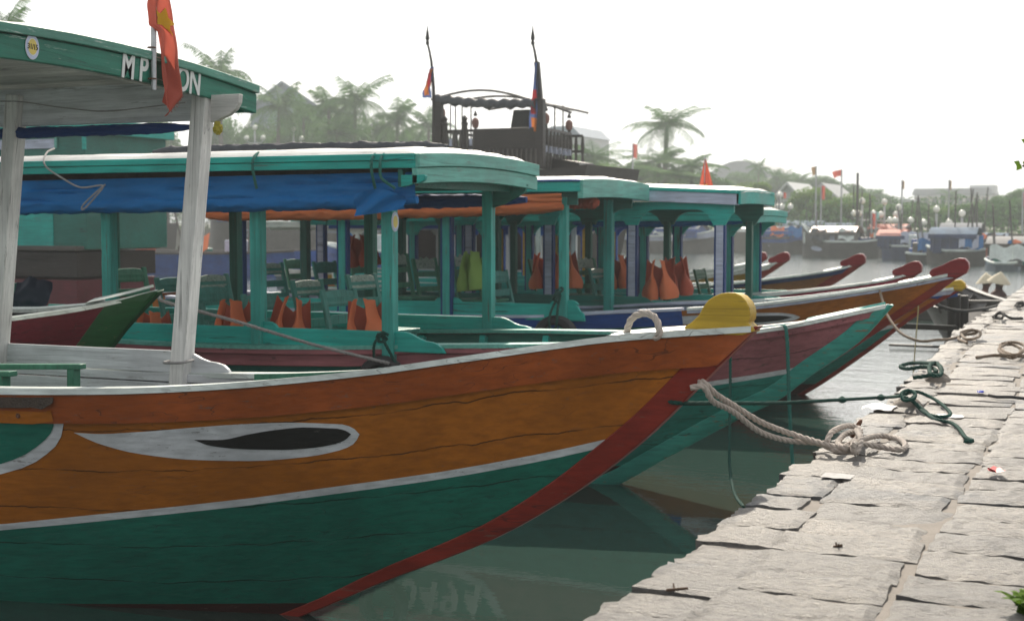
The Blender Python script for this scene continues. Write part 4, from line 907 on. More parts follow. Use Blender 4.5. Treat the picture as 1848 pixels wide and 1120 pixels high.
# ------------------------------------------------------------------ chairs
def chair(mat, mat2, carved=False, h=.46, name='wooden_chair'):
    t = thing(name, 'x', 'chair'); s = .4
    mb = MB(); mb.box((0, 0, .42), (s, s, .03)); mb.box((0, 0, .385), (s-.06, s-.06, .04)); mb.build('seat', M[mat], t, bevel=.006)
    for x in (.16, -.16):
        for y in (-.16, .16):
            q = MB(); q.bar((x, y, 0), (x, y, .405), .036); q.build('leg', M[mat], t, bevel=.004)
    bk = MB()
    for y in (-.18, .18): bk.bar((-.18, y, .40), (-.18-.13*h/.46, y, .44+h), .03, .045, up=(0, 1, 0))
    for i, zz in enumerate((.52, .66, .80) if not carved else (.55, .72)):
        fx = -.18-.13*(zz-.4)/.5; bk.box((fx, 0, zz), (.018, .35, .075 if not carved else .06))
    bk.build('backrest', M[mat], t, bevel=.003)
    zt = .42+h-.04; fx = -.18-.13*(zt-.4)/.5
    q = MB()
    top = [(-.17, -.06), (.17, -.06), (.17, .04)]+([(.12, .055), (.09, .035), (.05, .075), (0, .05), (-.05, .075), (-.09, .035), (-.12, .055)] if carved else [(.06, .055), (-.06, .055)])+[(-.17, .04)]
    q.prism(top, lambda u, v, k: (fx+(-.011 if k == 0 else .011)-.25*v, u, zt+v)); q.build('top_rail', M[mat2], t, bevel=.003)
    return t
def vest(mat, s=1., name='life_vest'):
    t = thing(name, 'x', 'life vest')
    for sd, nm in ((-1, 'front_panel'), (1, 'front_panel')):
        mb = MB(); nu, nv = 8, 14
        inn = pchip([(0, .012), (.22, .008), (.45, .03), (.62, .058), (.8, .052), (1, .028)]); out = pchip([(0, .23), (.13, .24), (.31, .215), (.45, .165), (.6, .12), (.8, .092), (1, .078)])
        def f(u, v, off=0.):
            puff = 1-(2*u-1)**4*(1-.3*v); xx = inn(v)+(out(v)-inn(v))*u; yy = -.10-.05*math.sin(u*PI)*(1-.4*v)+.13*u*u*(1-.5*v)+.06*v*v
            return V((sd*xx, yy+off*puff*(1.4-.6*v)+.008*noise.noise((u*4+sd, v*6, 2)), .46*v-.025*u*v+.012*noise.noise((u*3, v*3, sd))))
        b0 = len(mb.v); mb.grid(lambda u, v: f(u, v, -.02), nu, nv); mb.grid(lambda u, v: f(u, v, .02), nu, nv, flip=True)
        o1 = (nu+1)*(nv+1); edge = [i*(nv+1) for i in range(nu+1)]+[nu*(nv+1)+j for j in range(1, nv+1)]+[i*(nv+1)+nv for i in range(nu-1, -1, -1)]+[j for j in range(nv-1, 0, -1)]
        for a, b in zip(edge, edge[1:]+edge[:1]): mb.face((a, b, b+o1, a+o1))
        mb.build(nm, M[mat], t, smooth=60)
    mb = MB(); nu, nv = 14, 10
    def g(u, v, off=0.):
        a = (u-.5)*2.6; r = .2-.07*v; return V((math.sin(a)*r*1.15, .02+math.cos(a)*r*.6+off, .46*v*(1-.25*(1-abs(2*u-1)))))
    mb.grid(lambda u, v: g(u, v, -.012), nu, nv); mb.grid(lambda u, v: g(u, v, .012), nu, nv, flip=True); mb.build('back_panel', M['vest_dark' if mat == 'vest' else mat], t, smooth=60)
    t.scale = (s, s, s); return t
protos = {}
def put_chair(kind, px, py, y, rz, label, sc_=1.):
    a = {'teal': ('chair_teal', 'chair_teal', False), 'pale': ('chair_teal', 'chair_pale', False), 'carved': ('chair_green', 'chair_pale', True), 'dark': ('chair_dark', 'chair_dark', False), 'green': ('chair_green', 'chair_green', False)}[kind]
    c = copy_tree(protos[kind]) if kind in protos else protos.setdefault(kind, chair(*a)); p = atY(px, py, y)
    place(c, (p.x, p.y, p.z-.88*sc_), (0, 0, rz), sc_, label, 'wooden chairs on the boats')
def put_vest(mat, px, py, y, rz, label, s=1.):
    key = 'v'+mat; c = copy_tree(protos[key]) if key in protos else protos.setdefault(key, vest(mat)); p = atY(px, py, y)
    rr = random.Random(px); place(c, (p.x, p.y, p.z), (rr.uniform(-.12, .12), rr.uniform(-.14, .14), rz+rr.uniform(-.3, .3)), (s*rr.uniform(.9, 1.12), s, s*rr.uniform(.9, 1.05)), label, 'life vests on the boats')
# (px,py) = top of the backrest
put_chair('teal', 515, 536, 9.98, -.25, 'teal chair hung with an orange vest, between two near teal posts')
put_chair('teal', 660, 528, 9.98, -.25, 'teal chair hung with an orange vest, hidden in part by the front teal post')
put_chair('teal', 425, 522, 9.98, -.25, 'teal chair with an orange vest beside the second near teal post')
put_chair('pale', 600, 510, 10.75, -.2, 'wide pale railed chair behind the two orange vests')
put_chair('pale', 425, 500, 10.7, -.2, 'pale railed chair just right of the front white post')
put_chair('pale', 520, 478, 13.9, -.25, 'pale railed chair far back, left of the arched plank')
put_chair('teal', 60, 515, 10.3, -.2, 'teal slatted chair with a dark jacket over it')
put_chair('green', 265, 488, 11.2, -.3, 'green chair behind the bottle green bow')
put_chair('carved', 745, 462, 14.2, -.35, 'green chair with a carved pale top rail, left of the blue edged post')
put_chair('carved', 872, 465, 14.2, -.35, 'carved pale topped chair beside the lime vest')
put_chair('teal', 940, 492, 14.15, -.15, 'plain teal chair right of the far front teal post')
put_chair('carved', 1043, 467, 16.9, -.5, 'narrow carved chair seen edge on by the bow side post')
put_chair('pale', 1115, 487, 16.9, -.2, 'pale chair with a red vest left of the first lilac post')
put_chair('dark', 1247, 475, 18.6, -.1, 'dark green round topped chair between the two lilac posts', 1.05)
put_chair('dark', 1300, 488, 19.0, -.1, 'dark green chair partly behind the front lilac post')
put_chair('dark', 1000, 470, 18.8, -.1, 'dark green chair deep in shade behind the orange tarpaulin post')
put_chair('pale', 700, 500, 10.9, -.2, 'pale railed chair just behind the front teal post of the bleached roof boat')
put_chair('teal', 350, 505, 11.0, -.2, 'teal chair behind the front white post')
put_chair('carved', 800, 470, 14.6, -.3, 'carved pale topped chair right of the blue edged post')
put_chair('teal', 620, 475, 14.5, -.2, 'teal chair deep inside, left of the lime vest boat posts')
put_chair('carved', 1085, 470, 17.0, -.4, 'carved chair behind the bow side teal post')
put_chair('green', 560, 470, 16.9, -.2, 'green chair far inside, below the arched plank')
put_chair('green', 680, 478, 17.1, -.2, 'green chair far inside, left of the teal front post')
put_vest('vest', 515, 642, 9.72, .15, 'orange life vest on the middle teal chair behind the near coaming')
put_vest('vest', 668, 642, 9.72, .15, 'orange life vest spread beside the front teal post')
put_vest('vest', 425, 642, 9.72, .15, 'orange life vest beside the grey green line and second teal post')
put_vest('vest', 278, 655, 9.9, .3, 'orange life vest half hidden behind the bottle green bow')
put_vest('vest', 1192, 538, 16.15, .25, 'bright orange life vest right of the first lilac post')
put_vest('vest_dark', 1222, 532, 16.6, .5, 'rust coloured life vest behind the bright orange one')
put_vest('vest_green', 858, 523, 14.0, -.2, 'lime green life vest beside the far front teal post', 1.)
put_vest('vest', 1020, 520, 16.3, .5, 'orange life vest pointed upright right of the bow side teal post')
put_vest('vest', 985, 520, 16.8, .3, 'small orange vest low between two posts')
put_vest('vest', 1120, 520, 17.2, .3, 'orange vest behind the pale chair at the first lilac post')
put_vest('vest_dark', 655, 480, 16.2, .3, 'pinkish vest far back beside the dark green post')
# jacket over the back of the teal chair
mb = MB(); p = atY(62, 515, 10.22)
mb.grid(lambda u, v: p+V((-.19+.42*u+.03*math.sin(v*6), -.02-.07*math.sin(v*3.1)-.03*noise.noise((u*5, v*5, 1)), .03-.34*v*(.8+.2*u)+.04*math.sin(u*PI)+.03*noise.noise((u*4, v*3, 9)))), 14, 14)
tag(mb.build('jacket', M['jacket'], smooth=70), 'dark blue jacket thrown over a teal chair at the left', 'jacket')
# green armchair in the nearest boat
g = thing('armchair', 'green wooden armchair beside the white inner boards of the nearest boat', 'armchair', (0, 0, 0))
def G(px, py, y): return atY(px, py, y)
q = MB(); q.bar(G(-60, 661, 6.3), G(150, 661, 6.35), .06, .03); q.build('armrest', M['chair_green'], g, bevel=.005)
q = MB(); q.bar(G(133, 664, 6.35), G(133, 740, 6.35), .06, .05, up=(1, 0, 0)); q.build('arm_post', M['chair_green'], g, bevel=.005)
q = MB(); q.bar(G(-60, 674, 6.1), G(24, 674, 6.1), .07, .03); q.build('armrest', M['chair_green'], g, bevel=.005)
q = MB(); q.bar(G(4, 676, 6.1), G(4, 740, 6.1), .07, .06, up=(1, 0, 0)); q.build('arm_post', M['chair_green'], g, bevel=.005)
a = G(-40, 745, 6.2); q = MB(); q.box((a.x-.1, a.y, a.z-.02), (.55, .5, .035)); q.build('seat', M['chair_green'], g, bevel=.005)
q = MB(); q.bar((a.x-.38, a.y, a.z), (a.x-.48, a.y, a.z+.4), .03, .5, up=(1, 0, 0)); q.build('backrest', M['chair_green'], g, bevel=.005)
# yellow tassel under the bracket of the nearest roof
c = atY(393, 231, 7.02); mb = MB()
for i in range(120):
    d = V((R_.gauss(0, 1), R_.gauss(0, 1), R_.gauss(0, 1)-.2)).normalized(); mb.bar(c+d*.01, c+V((d.x*.03, d.y*.03, d.z*.042)), .005)
mb.lathe([(.005, -.04), (.022, -.02), (.026, .0), (.018, .022), (.004, .035)], 10, c=c)
tag(mb.build('tassel', plain('yellow straw', (.42, .36, .05), .8, .4, 30)), 'frayed yellow straw tassel hanging on the front white post', 'tassel')
# ------------------------------------------------------------------ litter on the slabs
def scrap(name, label, px, py, w, h, mat, cat, seed, curl=.02, z=.005):
    c = Z(px, py, z); mb = MB()
    mb.grid(lambda u, v: c+V(((u-.5)*w*(1+.3*noise.noise((v*3, seed, 1))), (v-.5)*h*(1+.3*noise.noise((u*3, seed, 2))), .004+curl*abs(noise.noise((u*2.5, v*2.5, seed))))), 9, 7)
    tag(mb.build(name, mat, smooth=60), label, cat)
wp = plain('white plastic', (.5, .5, .49), .6, .2)
scrap('plastic_bag', 'crumpled white plastic bag at the quay edge beside the rounded mooring stone', 1587, 737, .17, .22, wp, 'litter', 3, .04)
scrap('paper_scrap', 'flat white paper scrap right of the green rope loop', 1712, 752, .15, .12, wp, 'litter', 5, .01)
scrap('paint_stain', 'pale scuffed paint stain on a slab below the beige knot', 1512, 860, .13, .11, plain('pale paint stain', (.42, .41, .4), .9, .35, 40), 'litter', 8, .004)  # white paint stain, modelled as a thin sheet on the slab
scrap('plastic_scrap', 'small bright blue plastic scrap on the slabs', 1770, 709, .04, .05, plain('blue plastic', (.03, .06, .6), .4, .1), 'litter', 2, .03)
c = Z(1797, 852, .015); mb = MB()
for i in range(7):
    a = R_.uniform(0, 6.28); e = V((math.cos(a), math.sin(a), R_.uniform(.1, .6)))*R_.uniform(.03, .055); s = V((-e.y, e.x, 0))*.5
    b0 = len(mb.v); [mb.vert(c+q) for q in (V((0, 0, 0)), e*.5+s, e, e*.5-s)]; mb.face((b0, b0+1, b0+2, b0+3))
tag(mb.build('red_petals', plain('red petals', (.6, .02, .03), .5, .2)), 'small torn red flower lying on the slabs', 'litter')
def twig(px, py, lab, s=.03):
    c = Z(px, py, .004); mb = MB(); mb.bar(c+V((-s, -s*.4, 0)), c+V((s, s*.4, .006)), .007); mb.bar(c, c+V((s*.4, -s*.8, .012)), .005); mb.bar(c+V((-s*.3, 0, 0)), c+V((-s*.6, s*.7, .012)), .005)
    tag(mb.build('dry_leaf', plain('dry leaf', (.08, .045, .025), .9, .3)), lab, 'litter')
twig(1222, 1064, 'curled dry leaf near the bottom of the quay'); twig(1512, 986, 'small brown crumb of leaf on the middle slabs', .014)
# ------------------------------------------------------------------ fern at the quay, leaves overhead
leafm = foliage('leaf green', (.06, .13, .015), (.13, .22, .02), .35)
c = Z(1856, 1105, 0.); mb = MB()
for i in range(26):
    a = R_.uniform(0, 6.28); L_ = R_.uniform(.07, .14); d = V((math.cos(a), math.sin(a), 0)); P = [c+d*L_*t*.8+V((0, 0, L_*(1.2*t-.7*t*t))) for t in (0, .25, .5, .75, 1)]
    for k in range(1, 5):
        for sg in (-1, 1):
            s = V((-d.y, d.x, 0))*sg*.035*(1.1-k*.2); b0 = len(mb.v); f = d*.012
            for q in (P[k-1], P[k-1]+s+f, P[k]+s*.4+f, P[k]): mb.vert(q)
            mb.face((b0, b0+1, b0+2, b0+3))
tag(mb.build('fern', leafm, recalc=False), 'small green fern growing from the slab joint at the right corner', 'plant')
br = thing('tree_branch', 'leafy green branch tip hanging in from the right above the river', 'branch', atY(1862, 300, 5.2))
mb = MB(); mb.tube([(.9, .2, .25), (.4, .05, .1), (.05, 0, .03), (-.03, 0, .0)], lambda t: .012-.008*t, 6); mb.build('twig', M['rot'], br)
mb = MB()
for i in range(26):
    t = R_.random(); p = V((-.04+.75*t**1.6, R_.gauss(0, .03)+.12*t, .01+.15*t+R_.gauss(0, .02))); a = R_.uniform(0, 6.28); d = V((math.cos(a), .4*math.sin(a), math.sin(a)*.8-.2)).normalized()*R_.uniform(.025, .04); s = d.cross(V((.2, 1, .3))).normalized()*.011
    b0 = len(mb.v)
    for q in (p, p+d*.4+s, p+d, p+d*.4-s): mb.vert(q)
    mb.face((b0, b0+1, b0+2, b0+3))
mb.build('leaves', leafm, br, recalc=False)
# ------------------------------------------------------------------ ornate dark ship
def at_y(px, py, y): return atY(px, py, y)
SY = 29.5
sh = thing('wooden_ship', 'dark carved wooden ship with a railed upper deck, two masts and a rolled awning', 'ship', atY(905, 300, SY))
o0 = sh.location.copy()
def S(px, py, dy=0.): return atY(px, py, SY+dy)-o0
xl, xr = S(788, 300).x, S(975, 300).x; XR = S(1030, 300, 2.4).x; zd = S(900, 300).z; D3 = 3.2
q = MB(); hullp = [(xl-.6, -1.6), (xl-.9, -.2), (xl-.4, -.1), (XR+.5, -.1), (XR+1.4, .0), (XR+.9, -2.2), (XR-.4, -3.4), (xl-.2, -3.4)]
q.prism(hullp, lambda u, v, k: (u, (-.25 if k == 0 else D3+.2), v)); q.build('hull', M['darkwood'], sh)
q = MB(); q.box(((S(857, 0).x+xr)/2, -.02, (S(0, 262).z+zd)/2+.02), (xr-S(857, 0).x, .12, S(0, 262).z-zd+.1)); q.build('bulwark', M['darkwood'], sh, bevel=.02)
q = MB()
for i in range(14): 
    x = S(857, 0).x+(xr-S(857, 0).x)*(i+.5)/14; q.box((x, -.1, zd+.12), (.03, .05, .5))
q.build('plank_strip', M['oldwood'], sh)
def rail_seg(A, B, h, n, mat='darkwood', white=True):
    A = V(A); B = V(B); q = MB()
    for z in (h, h*.55): q.bar(A+V((0, 0, z)), B+V((0, 0, z)), .05, .06)
    q.build('hand_rail', M[mat], sh)
    for i in range(n+1):
        q = MB(); p = A.lerp(B, i/n); q.lathe([(.03, 0), (.055, h*.2), (.03, h*.4), (.05, h*.7), (.03, h)], 6, c=p); q.build('baluster', M['oldwood'], sh)
    pass
hr = S(0, 258).z-zd
rail_seg((xl+.1, 0, zd-.02), (S(855, 0).x, 0, zd-.02), hr, 5); rail_seg((xr, 0, zd-.05), (XR, D3*.75, zd-.05), hr+.05, 9); rail_seg((xl, .0, zd), (xl, D3, zd), hr, 6); rail_seg((xl, D3, zd), (XR, D3, zd), hr, 14)
for px in (802, 838): q = MB(); q.lathe([(.07, 0), (.07, hr+.1), (.09, hr+.14), (.05, hr+.2), (.08, hr+.26), (.0, hr+.34)], 8, c=(S(px, 0).x, 0, zd)); q.build('newel_post', M['darkwood'], sh)
for px in (808, 848): q = MB(); q.box((S(px, 0).x, .02, zd+hr*.6), (.36, .02, hr*.32)); q.build('pale_panel', M['lilac'], sh)
for i in range(6):
    q = MB(); p = V((xr, 0, zd)).lerp(V((XR, D3*.75, zd)), (i+.6)/6.4); q.box(p+V((0, -.03, hr*.45)), (.2, .05, .14)); q.build('pale_panel', M['lilac'], sh)
# masts with spear heads and bunting
for (pb, pt, wd, ban, nm) in (((784, 300), (771, 60), .05, [(776, 130), (784, 120), (778, 178), (765, 178)], 0), ((973, 300), (961, 62), .055, [(966, 120), (972, 112), (974, 240), (958, 236)], 1)):
    q = MB(); P = [S(*pb), S(pb[0]-1, 180), S(*[(pb[0]+pt[0])/2+1, 112]), S(pt[0]+.5, 78)]
    q.tube(catmull(P, .2), lambda t: wd*(1.4-.9*t), 8); q.build('mast', M['darkwood'], sh, smooth=40)
    q = MB(); c = S(pt[0]+.5, 78); q.lathe([(.03, -.05), (.05, 0), (.03, .05), (.055, .1), (.02, .3), (.004, .42)], 8, c=c); q.build('spear_head', M['black'], sh)
    q = MB(); a, b, c2, d = [S(*p) for p in ban]; vm = 12
    def fb(u, v): return a.lerp(b, u).lerp(d.lerp(c2, u), v)+V((0, -.06+.08*math.sin(u*8+v*6), .03*math.sin(v*9)))
    b0 = 0
    cl = [cloth('banner blue', (.10, .16, .38), .4), cloth('banner orange', (.6, .2, .05), .4), cloth('banner red', (.5, .04, .05), .4)] if nm == 0 else cl
    q.grid(fb, 8, 16); q.m = [(0 if (i//16 in (0, 7) or (i % 16) in (0, 15)) else (1 if i//16 in (1, 2, 5, 6) or i % 16 > 12 else 2)) if nm == 0 else (0 if i//16 in (0, 7) else (2 if 5 < i % 16 < 12 else (1 if i % 16 > 12 else 0))) for i in range(len(q.f))]
    q.build('banner', cl, sh, smooth=60)
for px, wd in ((793, .16), (975, .2)):
    q = MB(); q.bar(S(px, 305), S(px, 178), wd, wd); q.build('square_post', M['darkwood'], sh, bevel=.02)
q = MB(); q.bar(S(975, 180), S(969, 112), .11, .1); q.build('square_post', M['darkwood'], sh)
# awning frame
q = MB(); A, B = S(782, 178), S(972, 184)
n = 60; k = 10
def fa(u, v):
    p = S(790, 179).lerp(S(968, 186), u)-V((0, 0, .1*math.sin(u*PI)*.6)); a = 2*PI*v; r = .14*(1+.2*math.sin(u*55+a))*(1+.2*noise.noise((u*9, 1, 2))); return p+V((0, math.cos(a)*r, math.sin(a)*r*.75))
q.grid(fa, n, k, flip=True); q.build('rolled_awning', M['tarp_grey'], sh, smooth=60)
for dy, pk in ((0, 165), (1.1, 168), (2.2, 170), (3.2, 171)):
    q = MB(); q.tube([S(778, 180, dy*.0).lerp(S(972, 186), t)+V((0, dy, (S(0, pk).z-S(0, 182).z)*math.sin(t*PI)+.0)) for t in [i/20 for i in range(21)]], .028, 6); q.build('awning_hoop', M['oldwood'], sh)
q = MB(); q.tube([S(975, 186, .2), S(1000, 192, 1.2), S(1030, 203, 2.4)], .035, 6); q.build('awning_hoop', M['darkwood'], sh)
for px, d in ((813, 3), (834, 3), (850, 3.1), (1001, 1.6), (1016, 2.2), (822, 3.2)):
    q = MB(); q.tube([S(px, 300, d), S(px, 190, d)], .02, 6); q.build('stanchion', M['oldwood'], sh)
lm = plain('lantern cloth', (.22, .10, .075), .7, .3, 12)
for px, py, d in ((797, 204, .2), (858, 222, 2.), (985, 214, .4), (1027, 226, 2.4)):
    q = MB(); q.tube([S(px+1, 262, d), S(px, py, d)], .04, 6); q.build('lantern_pole', M['darkwood'], sh)
    c = S(px, py, d); q = MB(); q.lathe([(.03, -.13), (.07, -.11), (.095, -.02), (.09, .06), (.06, .1), (.02, .13)], 8, c=c); q.build('lantern', lm, sh, smooth=30); q = MB(); q.lathe([(.015, .16), (.06, .18), (.01, .3)], 6, c=c); q.build('lantern_cap', M['darkwood'], sh)
for px, w_, d in ((872, 33, .7), (922, 32, .7), (957, 26, .6)):
    c = S(px, 262, d); w2 = w_/2*SY/FOC*1.08; q = MB(); z0 = 0; h2 = S(0, 244).z-S(0, 262).z
    q.prism([(-w2, -.1), (-w2, h2*.72), (-w2*.6, h2*.9), (-w2*.3, h2), (w2*.3, h2), (w2*.6, h2*.9), (w2, h2*.72), (w2, -.1)], lambda u, v, k: (c.x+u, c.y+(-.04 if k == 0 else .04), c.z+v)); q.build('seat_back', M['black'], sh)
c = S(943, 262, 1.4); q = MB(); q.prism([(-.22, -.2), (-.24, .45), (-.18, .82), (.18, .82), (.24, .45), (.22, -.2)], lambda u, v, k: (c.x+u*1.1, c.y+(-.08 if k == 0 else .3), c.z+v)); q.build('draped_chair', M['black'], sh)
q = MB(); z1 = S(0, 232).z; z2 = S(0, 208).z
for px in (937, 949): q.bar(S(px, 232, 1.4), S(px, 208, 1.4), .05, .05)
for py in (222, 213): q.bar(S(937, py, 1.4), S(949, py, 1.4), .04, .07)
q.build('ladder_back', M['darkwood'], sh)
q = MB(); q.prism([(XR, -.1), (XR, .2), (XR+.4, .16), (XR+.8, .1), (XR+.9, -.1)], lambda u, v, k: (u, D3*.4+(-.5 if k == 0 else .5), v+.0)); q.build('stern_gallery', M['darkwood'], sh)
# ------------------------------------------------------------------ cabin boat behind the bleached roof
cb_ = thing('cabin_boat', 'big dark boat with a teal plank cabin, seen over the bleached roof at the left', 'boat', atY(100, 460, 21.0))
oc = cb_.location.copy()
def C_(px, py, dy=0.): return atY(px, py, 21.0+dy)-oc
def slab(p0, p1, th, mat, name, par, y=0.):
    a = C_(*p0); b = C_(*p1); q = MB(); q.box(((a.x+b.x)/2, y+th/2, (a.z+b.z)/2), (abs(b.x-a.x), th, abs(b.z-a.z))); return q.build(name, M[mat], par, bevel=.01)
slab((-300, 236), (157, 450), 2.4, 'teal_dark', 'cabin', cb_)
slab((-300, 230), (164, 240), 2.6, 'teal', 'cabin_roof', cb_, -.1)
slab((-300, 262), (100, 268), .03, 'lilac', 'white_line', cb_, -.032); slab((-300, 378), (98, 448), .02, 'teal', 'side_panel', cb_, -.022); slab((100, 244), (105, 268), .04, 'teal_front', 'corner_post', cb_, -.045); slab((150, 240), (157, 270), .04, 'teal', 'corner_post', cb_, -.045)
slab((-300, 440), (152, 452), 2.5, 'oldwood', 'guard_rail', cb_, -.25); slab((-300, 450), (150, 500), 2.3, 'darkwood', 'hull', cb_, -.15); slab((-300, 496), (150, 560), 2.3, 'maroon', 'lower_hull', cb_, -.15); slab((-300, 462), (95, 467), .06, 'oldwood', 'rubbing_strip', cb_, -.22)
# ------------------------------------------------------------------ piles, sampan and the two people
wet = paint('wet dark timber', (.03, .027, .024), axis='z', wear=.6, wearcol=(.09, .085, .08))
for px, py, y, hh, r, lab in ((1722, 531, 19.6, 2.6, .085, 'dark mooring pile standing nearest the yellow tipped bow'), (1738, 533, 20.0, 2.6, .075, 'dark mooring pile against the old wooden boat')):
    p = atY(px, py, y); q = MB(); q.tube([(p.x, p.y, p.z-hh), (p.x+.01, p.y, p.z-hh*.5), (p.x, p.y, p.z)], r, 9); tag(q.build('mooring_pile', wet, smooth=50), lab, 'pile', 'mooring piles by the quay')
a = atY(1630, 588, 17.5); b = atY(1722, 592, 18.6); q = MB(); q.bar(a, b, .07, .07); tag(q.build('floating_beam', wet, bevel=.01), 'dark wet beam lying level between the piles', 'beam')
a = atZ(1605, 622, WZ+.05); b = atZ(1702, 626, WZ+.05); q = MB(); q.bar(a, b, .05, .04); tag(q.build('floating_beam', wet, bevel=.01), 'dark floating beam low on the bright water', 'beam')
sp = thing('sampan', 'low rowing boat with two seated people beyond the quay edge', 'rowing boat', (-1.2, 31.2, 0))
HS = Hull([(-.3,-1.6),(.2,-.6),(.55,0)], [(0,.55),(.5,.48),(1.5,.40),(3,.38),(5,.45)], .6, 1.2, .6, 4.6)
HS.shell([(HS.sheer, 0, 3)], [M['oldwood']], sp); HS.rail(sp, .05, M['oldwood'], M['oldwood'], capw=.07); HS.inner(sp, M['darkwood'], None, .1, ribs=False)
def person(label, loc, rz, shirt, s=1., lean=.18):
    root = thing('person', label, 'person', loc, (0, 0, rz))
    vs = [(0,0,.12),(0,0,.28),(.02,0,.45),(.05,0,.60),(.06,0,.70),(.08,0,.80),(.09,0,.90),
          (.04,.17,.58),(.12,.25,.36),(.30,.18,.28),(.38,.14,.28),(.04,-.17,.58),(.12,-.25,.36),(.30,-.18,.28),(.38,-.14,.28),
          (.05,.12,.10),(.40,.16,.20),(.42,.15,-.12),(.52,.15,-.16),(.05,-.12,.10),(.40,-.16,.20),(.42,-.15,-.12),(.52,-.15,-.16)]
    es = [(0,1),(1,2),(2,3),(3,4),(4,5),(5,6),(3,7),(7,8),(8,9),(9,10),(3,11),(11,12),(12,13),(13,14),(0,15),(15,16),(16,17),(17,18),(0,19),(19,20),(20,21),(21,22)]
    rr = [.16,.15,.16,.13,.055,.095,.085,.065,.05,.038,.03,.065,.05,.038,.03,.10,.075,.05,.04,.10,.075,.05,.04]
    me = bpy.data.meshes.new('body'); me.from_pydata([V(v) for v in vs], es, []); o = bpy.data.objects.new('body', me); COL.objects.link(o); o.parent = root
    sk_ = o.modifiers.new('skin', 'SKIN'); o.modifiers.new('sub', 'SUBSURF').levels = 2; o.modifiers['sub'].render_levels = 2
    for i, v in enumerate(o.data.skin_vertices[0].data): v.radius = (rr[i], rr[i]); v.use_root = (i == 0)
    sk_.use_smooth_shade = True; me.materials.append(shirt)
    hat = MB(); hat.lathe([(.235, -.09), (.238, -.085), (.12, .04), (.012, .135), (.0, .138)], 28, c=(0, 0, 0)); ho = hat.build('conical_hat', straw, root, smooth=50); ho.location = (.08, 0, .93); ho.rotation_euler = (0, lean, 0)
    hd = MB(); hd.grid(lambda u, v: (.095+.088*math.cos(2*PI*u)*math.sin(PI*v), .078*math.sin(2*PI*u)*math.sin(PI*v), .845+.115*math.cos(PI*v)), 16, 10, flip=True); hd.lathe([(.004, 0), (.02, .0), (.006, .03)], 6, c=(.19, 0, .82))
    hd.build('face', skinm, root, smooth=60)
    hb = MB(); hb.grid(lambda u, v: (.075+.092*math.cos(2*PI*u)*math.sin(PI*v), .086*math.sin(2*PI*u)*math.sin(PI*v), .85+.12*math.cos(PI*v)), 14, 10, flip=True); hb.build('hair', M['black'], root, smooth=60)
    for sd in (-1, 1):
        hn = MB(); c = V((.42, sd*.12, .27)); hn.box(c, (.08, .075, .03))
        for k in range(4): hn.tube([c+V((.035, (k-1.5)*.019, 0)), c+V((.075+.006*(k in (1, 2)), (k-1.5)*.02, -.012)), c+V((.09+.006*(k in (1, 2)), (k-1.5)*.02, -.035))], .0085, 6)
        hn.tube([c+V((-.01, -sd*.04, 0)), c+V((.02, -sd*.065, -.005)), c+V((.045, -sd*.062, -.02))], .0095, 6)
        hn.build('hand', skinm, root, smooth=50)
    root.scale = (s, s, s); return root
straw = plain('pale palm leaf hat', (.62, .55, .40), .8, .2, 20, .4); skinm = plain('skin', (.30, .16, .10), .6, .1)
p = atY(1806, 492, 31.0); person('person in a dark brown top and pale conical hat, sitting in a low boat', (p.x-.08, 31.0, p.z-1.04), -.6, cloth('brown shirt', (.10, .04, .035), 0), 1., .22)
p = atY(1781, 493, 31.9); person('person in a rust brown top and greyer conical hat, half behind the other', (p.x-.08, 31.9, p.z-1.03), .3, cloth('rust shirt', (.16, .06, .045), 0), .98, -.1)
# ------------------------------------------------------------------ palms and trees of the far bank
palm_leaf = foliage('palm frond green', (.030, .10, .020), (.085, .19, .035), .35)
palm_trunk = plain('palm trunk', (.13, .11, .09), .9, .3, 8, .5)
tree_leaf = [foliage('tree leaf green', (.030, .10, .016), (.08, .19, .03), .35), foliage('yellow green leaf', (.07, .145, .02), (.15, .24, .045), .4), foliage('grey green leaf', (.035, .095, .03), (.075, .155, .045), .35)]
def make_palm(seed, h, nf=19, fl=3.1, wind=.25):
    r = random.Random(seed); t = thing('palm_tree', 'x', 'palm tree')
    q = MB(); bx, by = r.uniform(-.5, .5), r.uniform(-.3, .3); path = [(bx*math.sin(s*1.5)*h*.12, by*s*h*.08, h*s) for s in [i/9 for i in range(10)]]
    q.tube(path, lambda s: .2-.09*s, 8); q.build('trunk', palm_trunk, t, smooth=50)
    top = V(path[-1]); q = MB()
    for k in range(nf):
        a = 2*PI*(k/nf*2.38)+r.uniform(-.2, .2); el = math.radians(78-112*(k/nf)**.9+r.uniform(-6, 6)); L_ = fl*r.uniform(.85, 1.1)*(.75 if k < 3 else 1)
        d = V((math.cos(a), math.sin(a), 0)); P = []; p = top.copy(); e = el
        for s in range(13):
            P.append(p.copy()); p = p+(d*math.cos(e)+V((0, 0, math.sin(e))))*L_/12; e -= (.085+.05*s/12)*(1.25 if el < .9 else .7)
        q.tube(P, lambda s: .03*(1-s)+.006, 4, cap=False)
        sd = V((-d.y, d.x, 0))
        for s in range(1, 13):
            for m2 in (0, .5):
                c = P[s-1].lerp(P[s], m2); tv = (P[s]-P[s-1]).normalized(); f = (s+m2)/12.5; ln = .85*math.sin(min(1, .18+f*.95)*PI*.83)+.12
                for sg in (-1, 1):
                    dr = (sd*sg*.8+tv*.55+V((0, 0, -.35-.35*r.random()-.15*f))).normalized(); w = tv*.035; b0 = len(q.v)
                    for pt in (c-w, c+w, c+dr*ln*.6+w*.8, c+dr*ln, c+dr*ln*.6-w*.8): q.vert(pt)
                    q.face((b0, b0+1, b0+2, b0+3, b0+4))
    q.build('crown', palm_leaf, t, recalc=False); return t
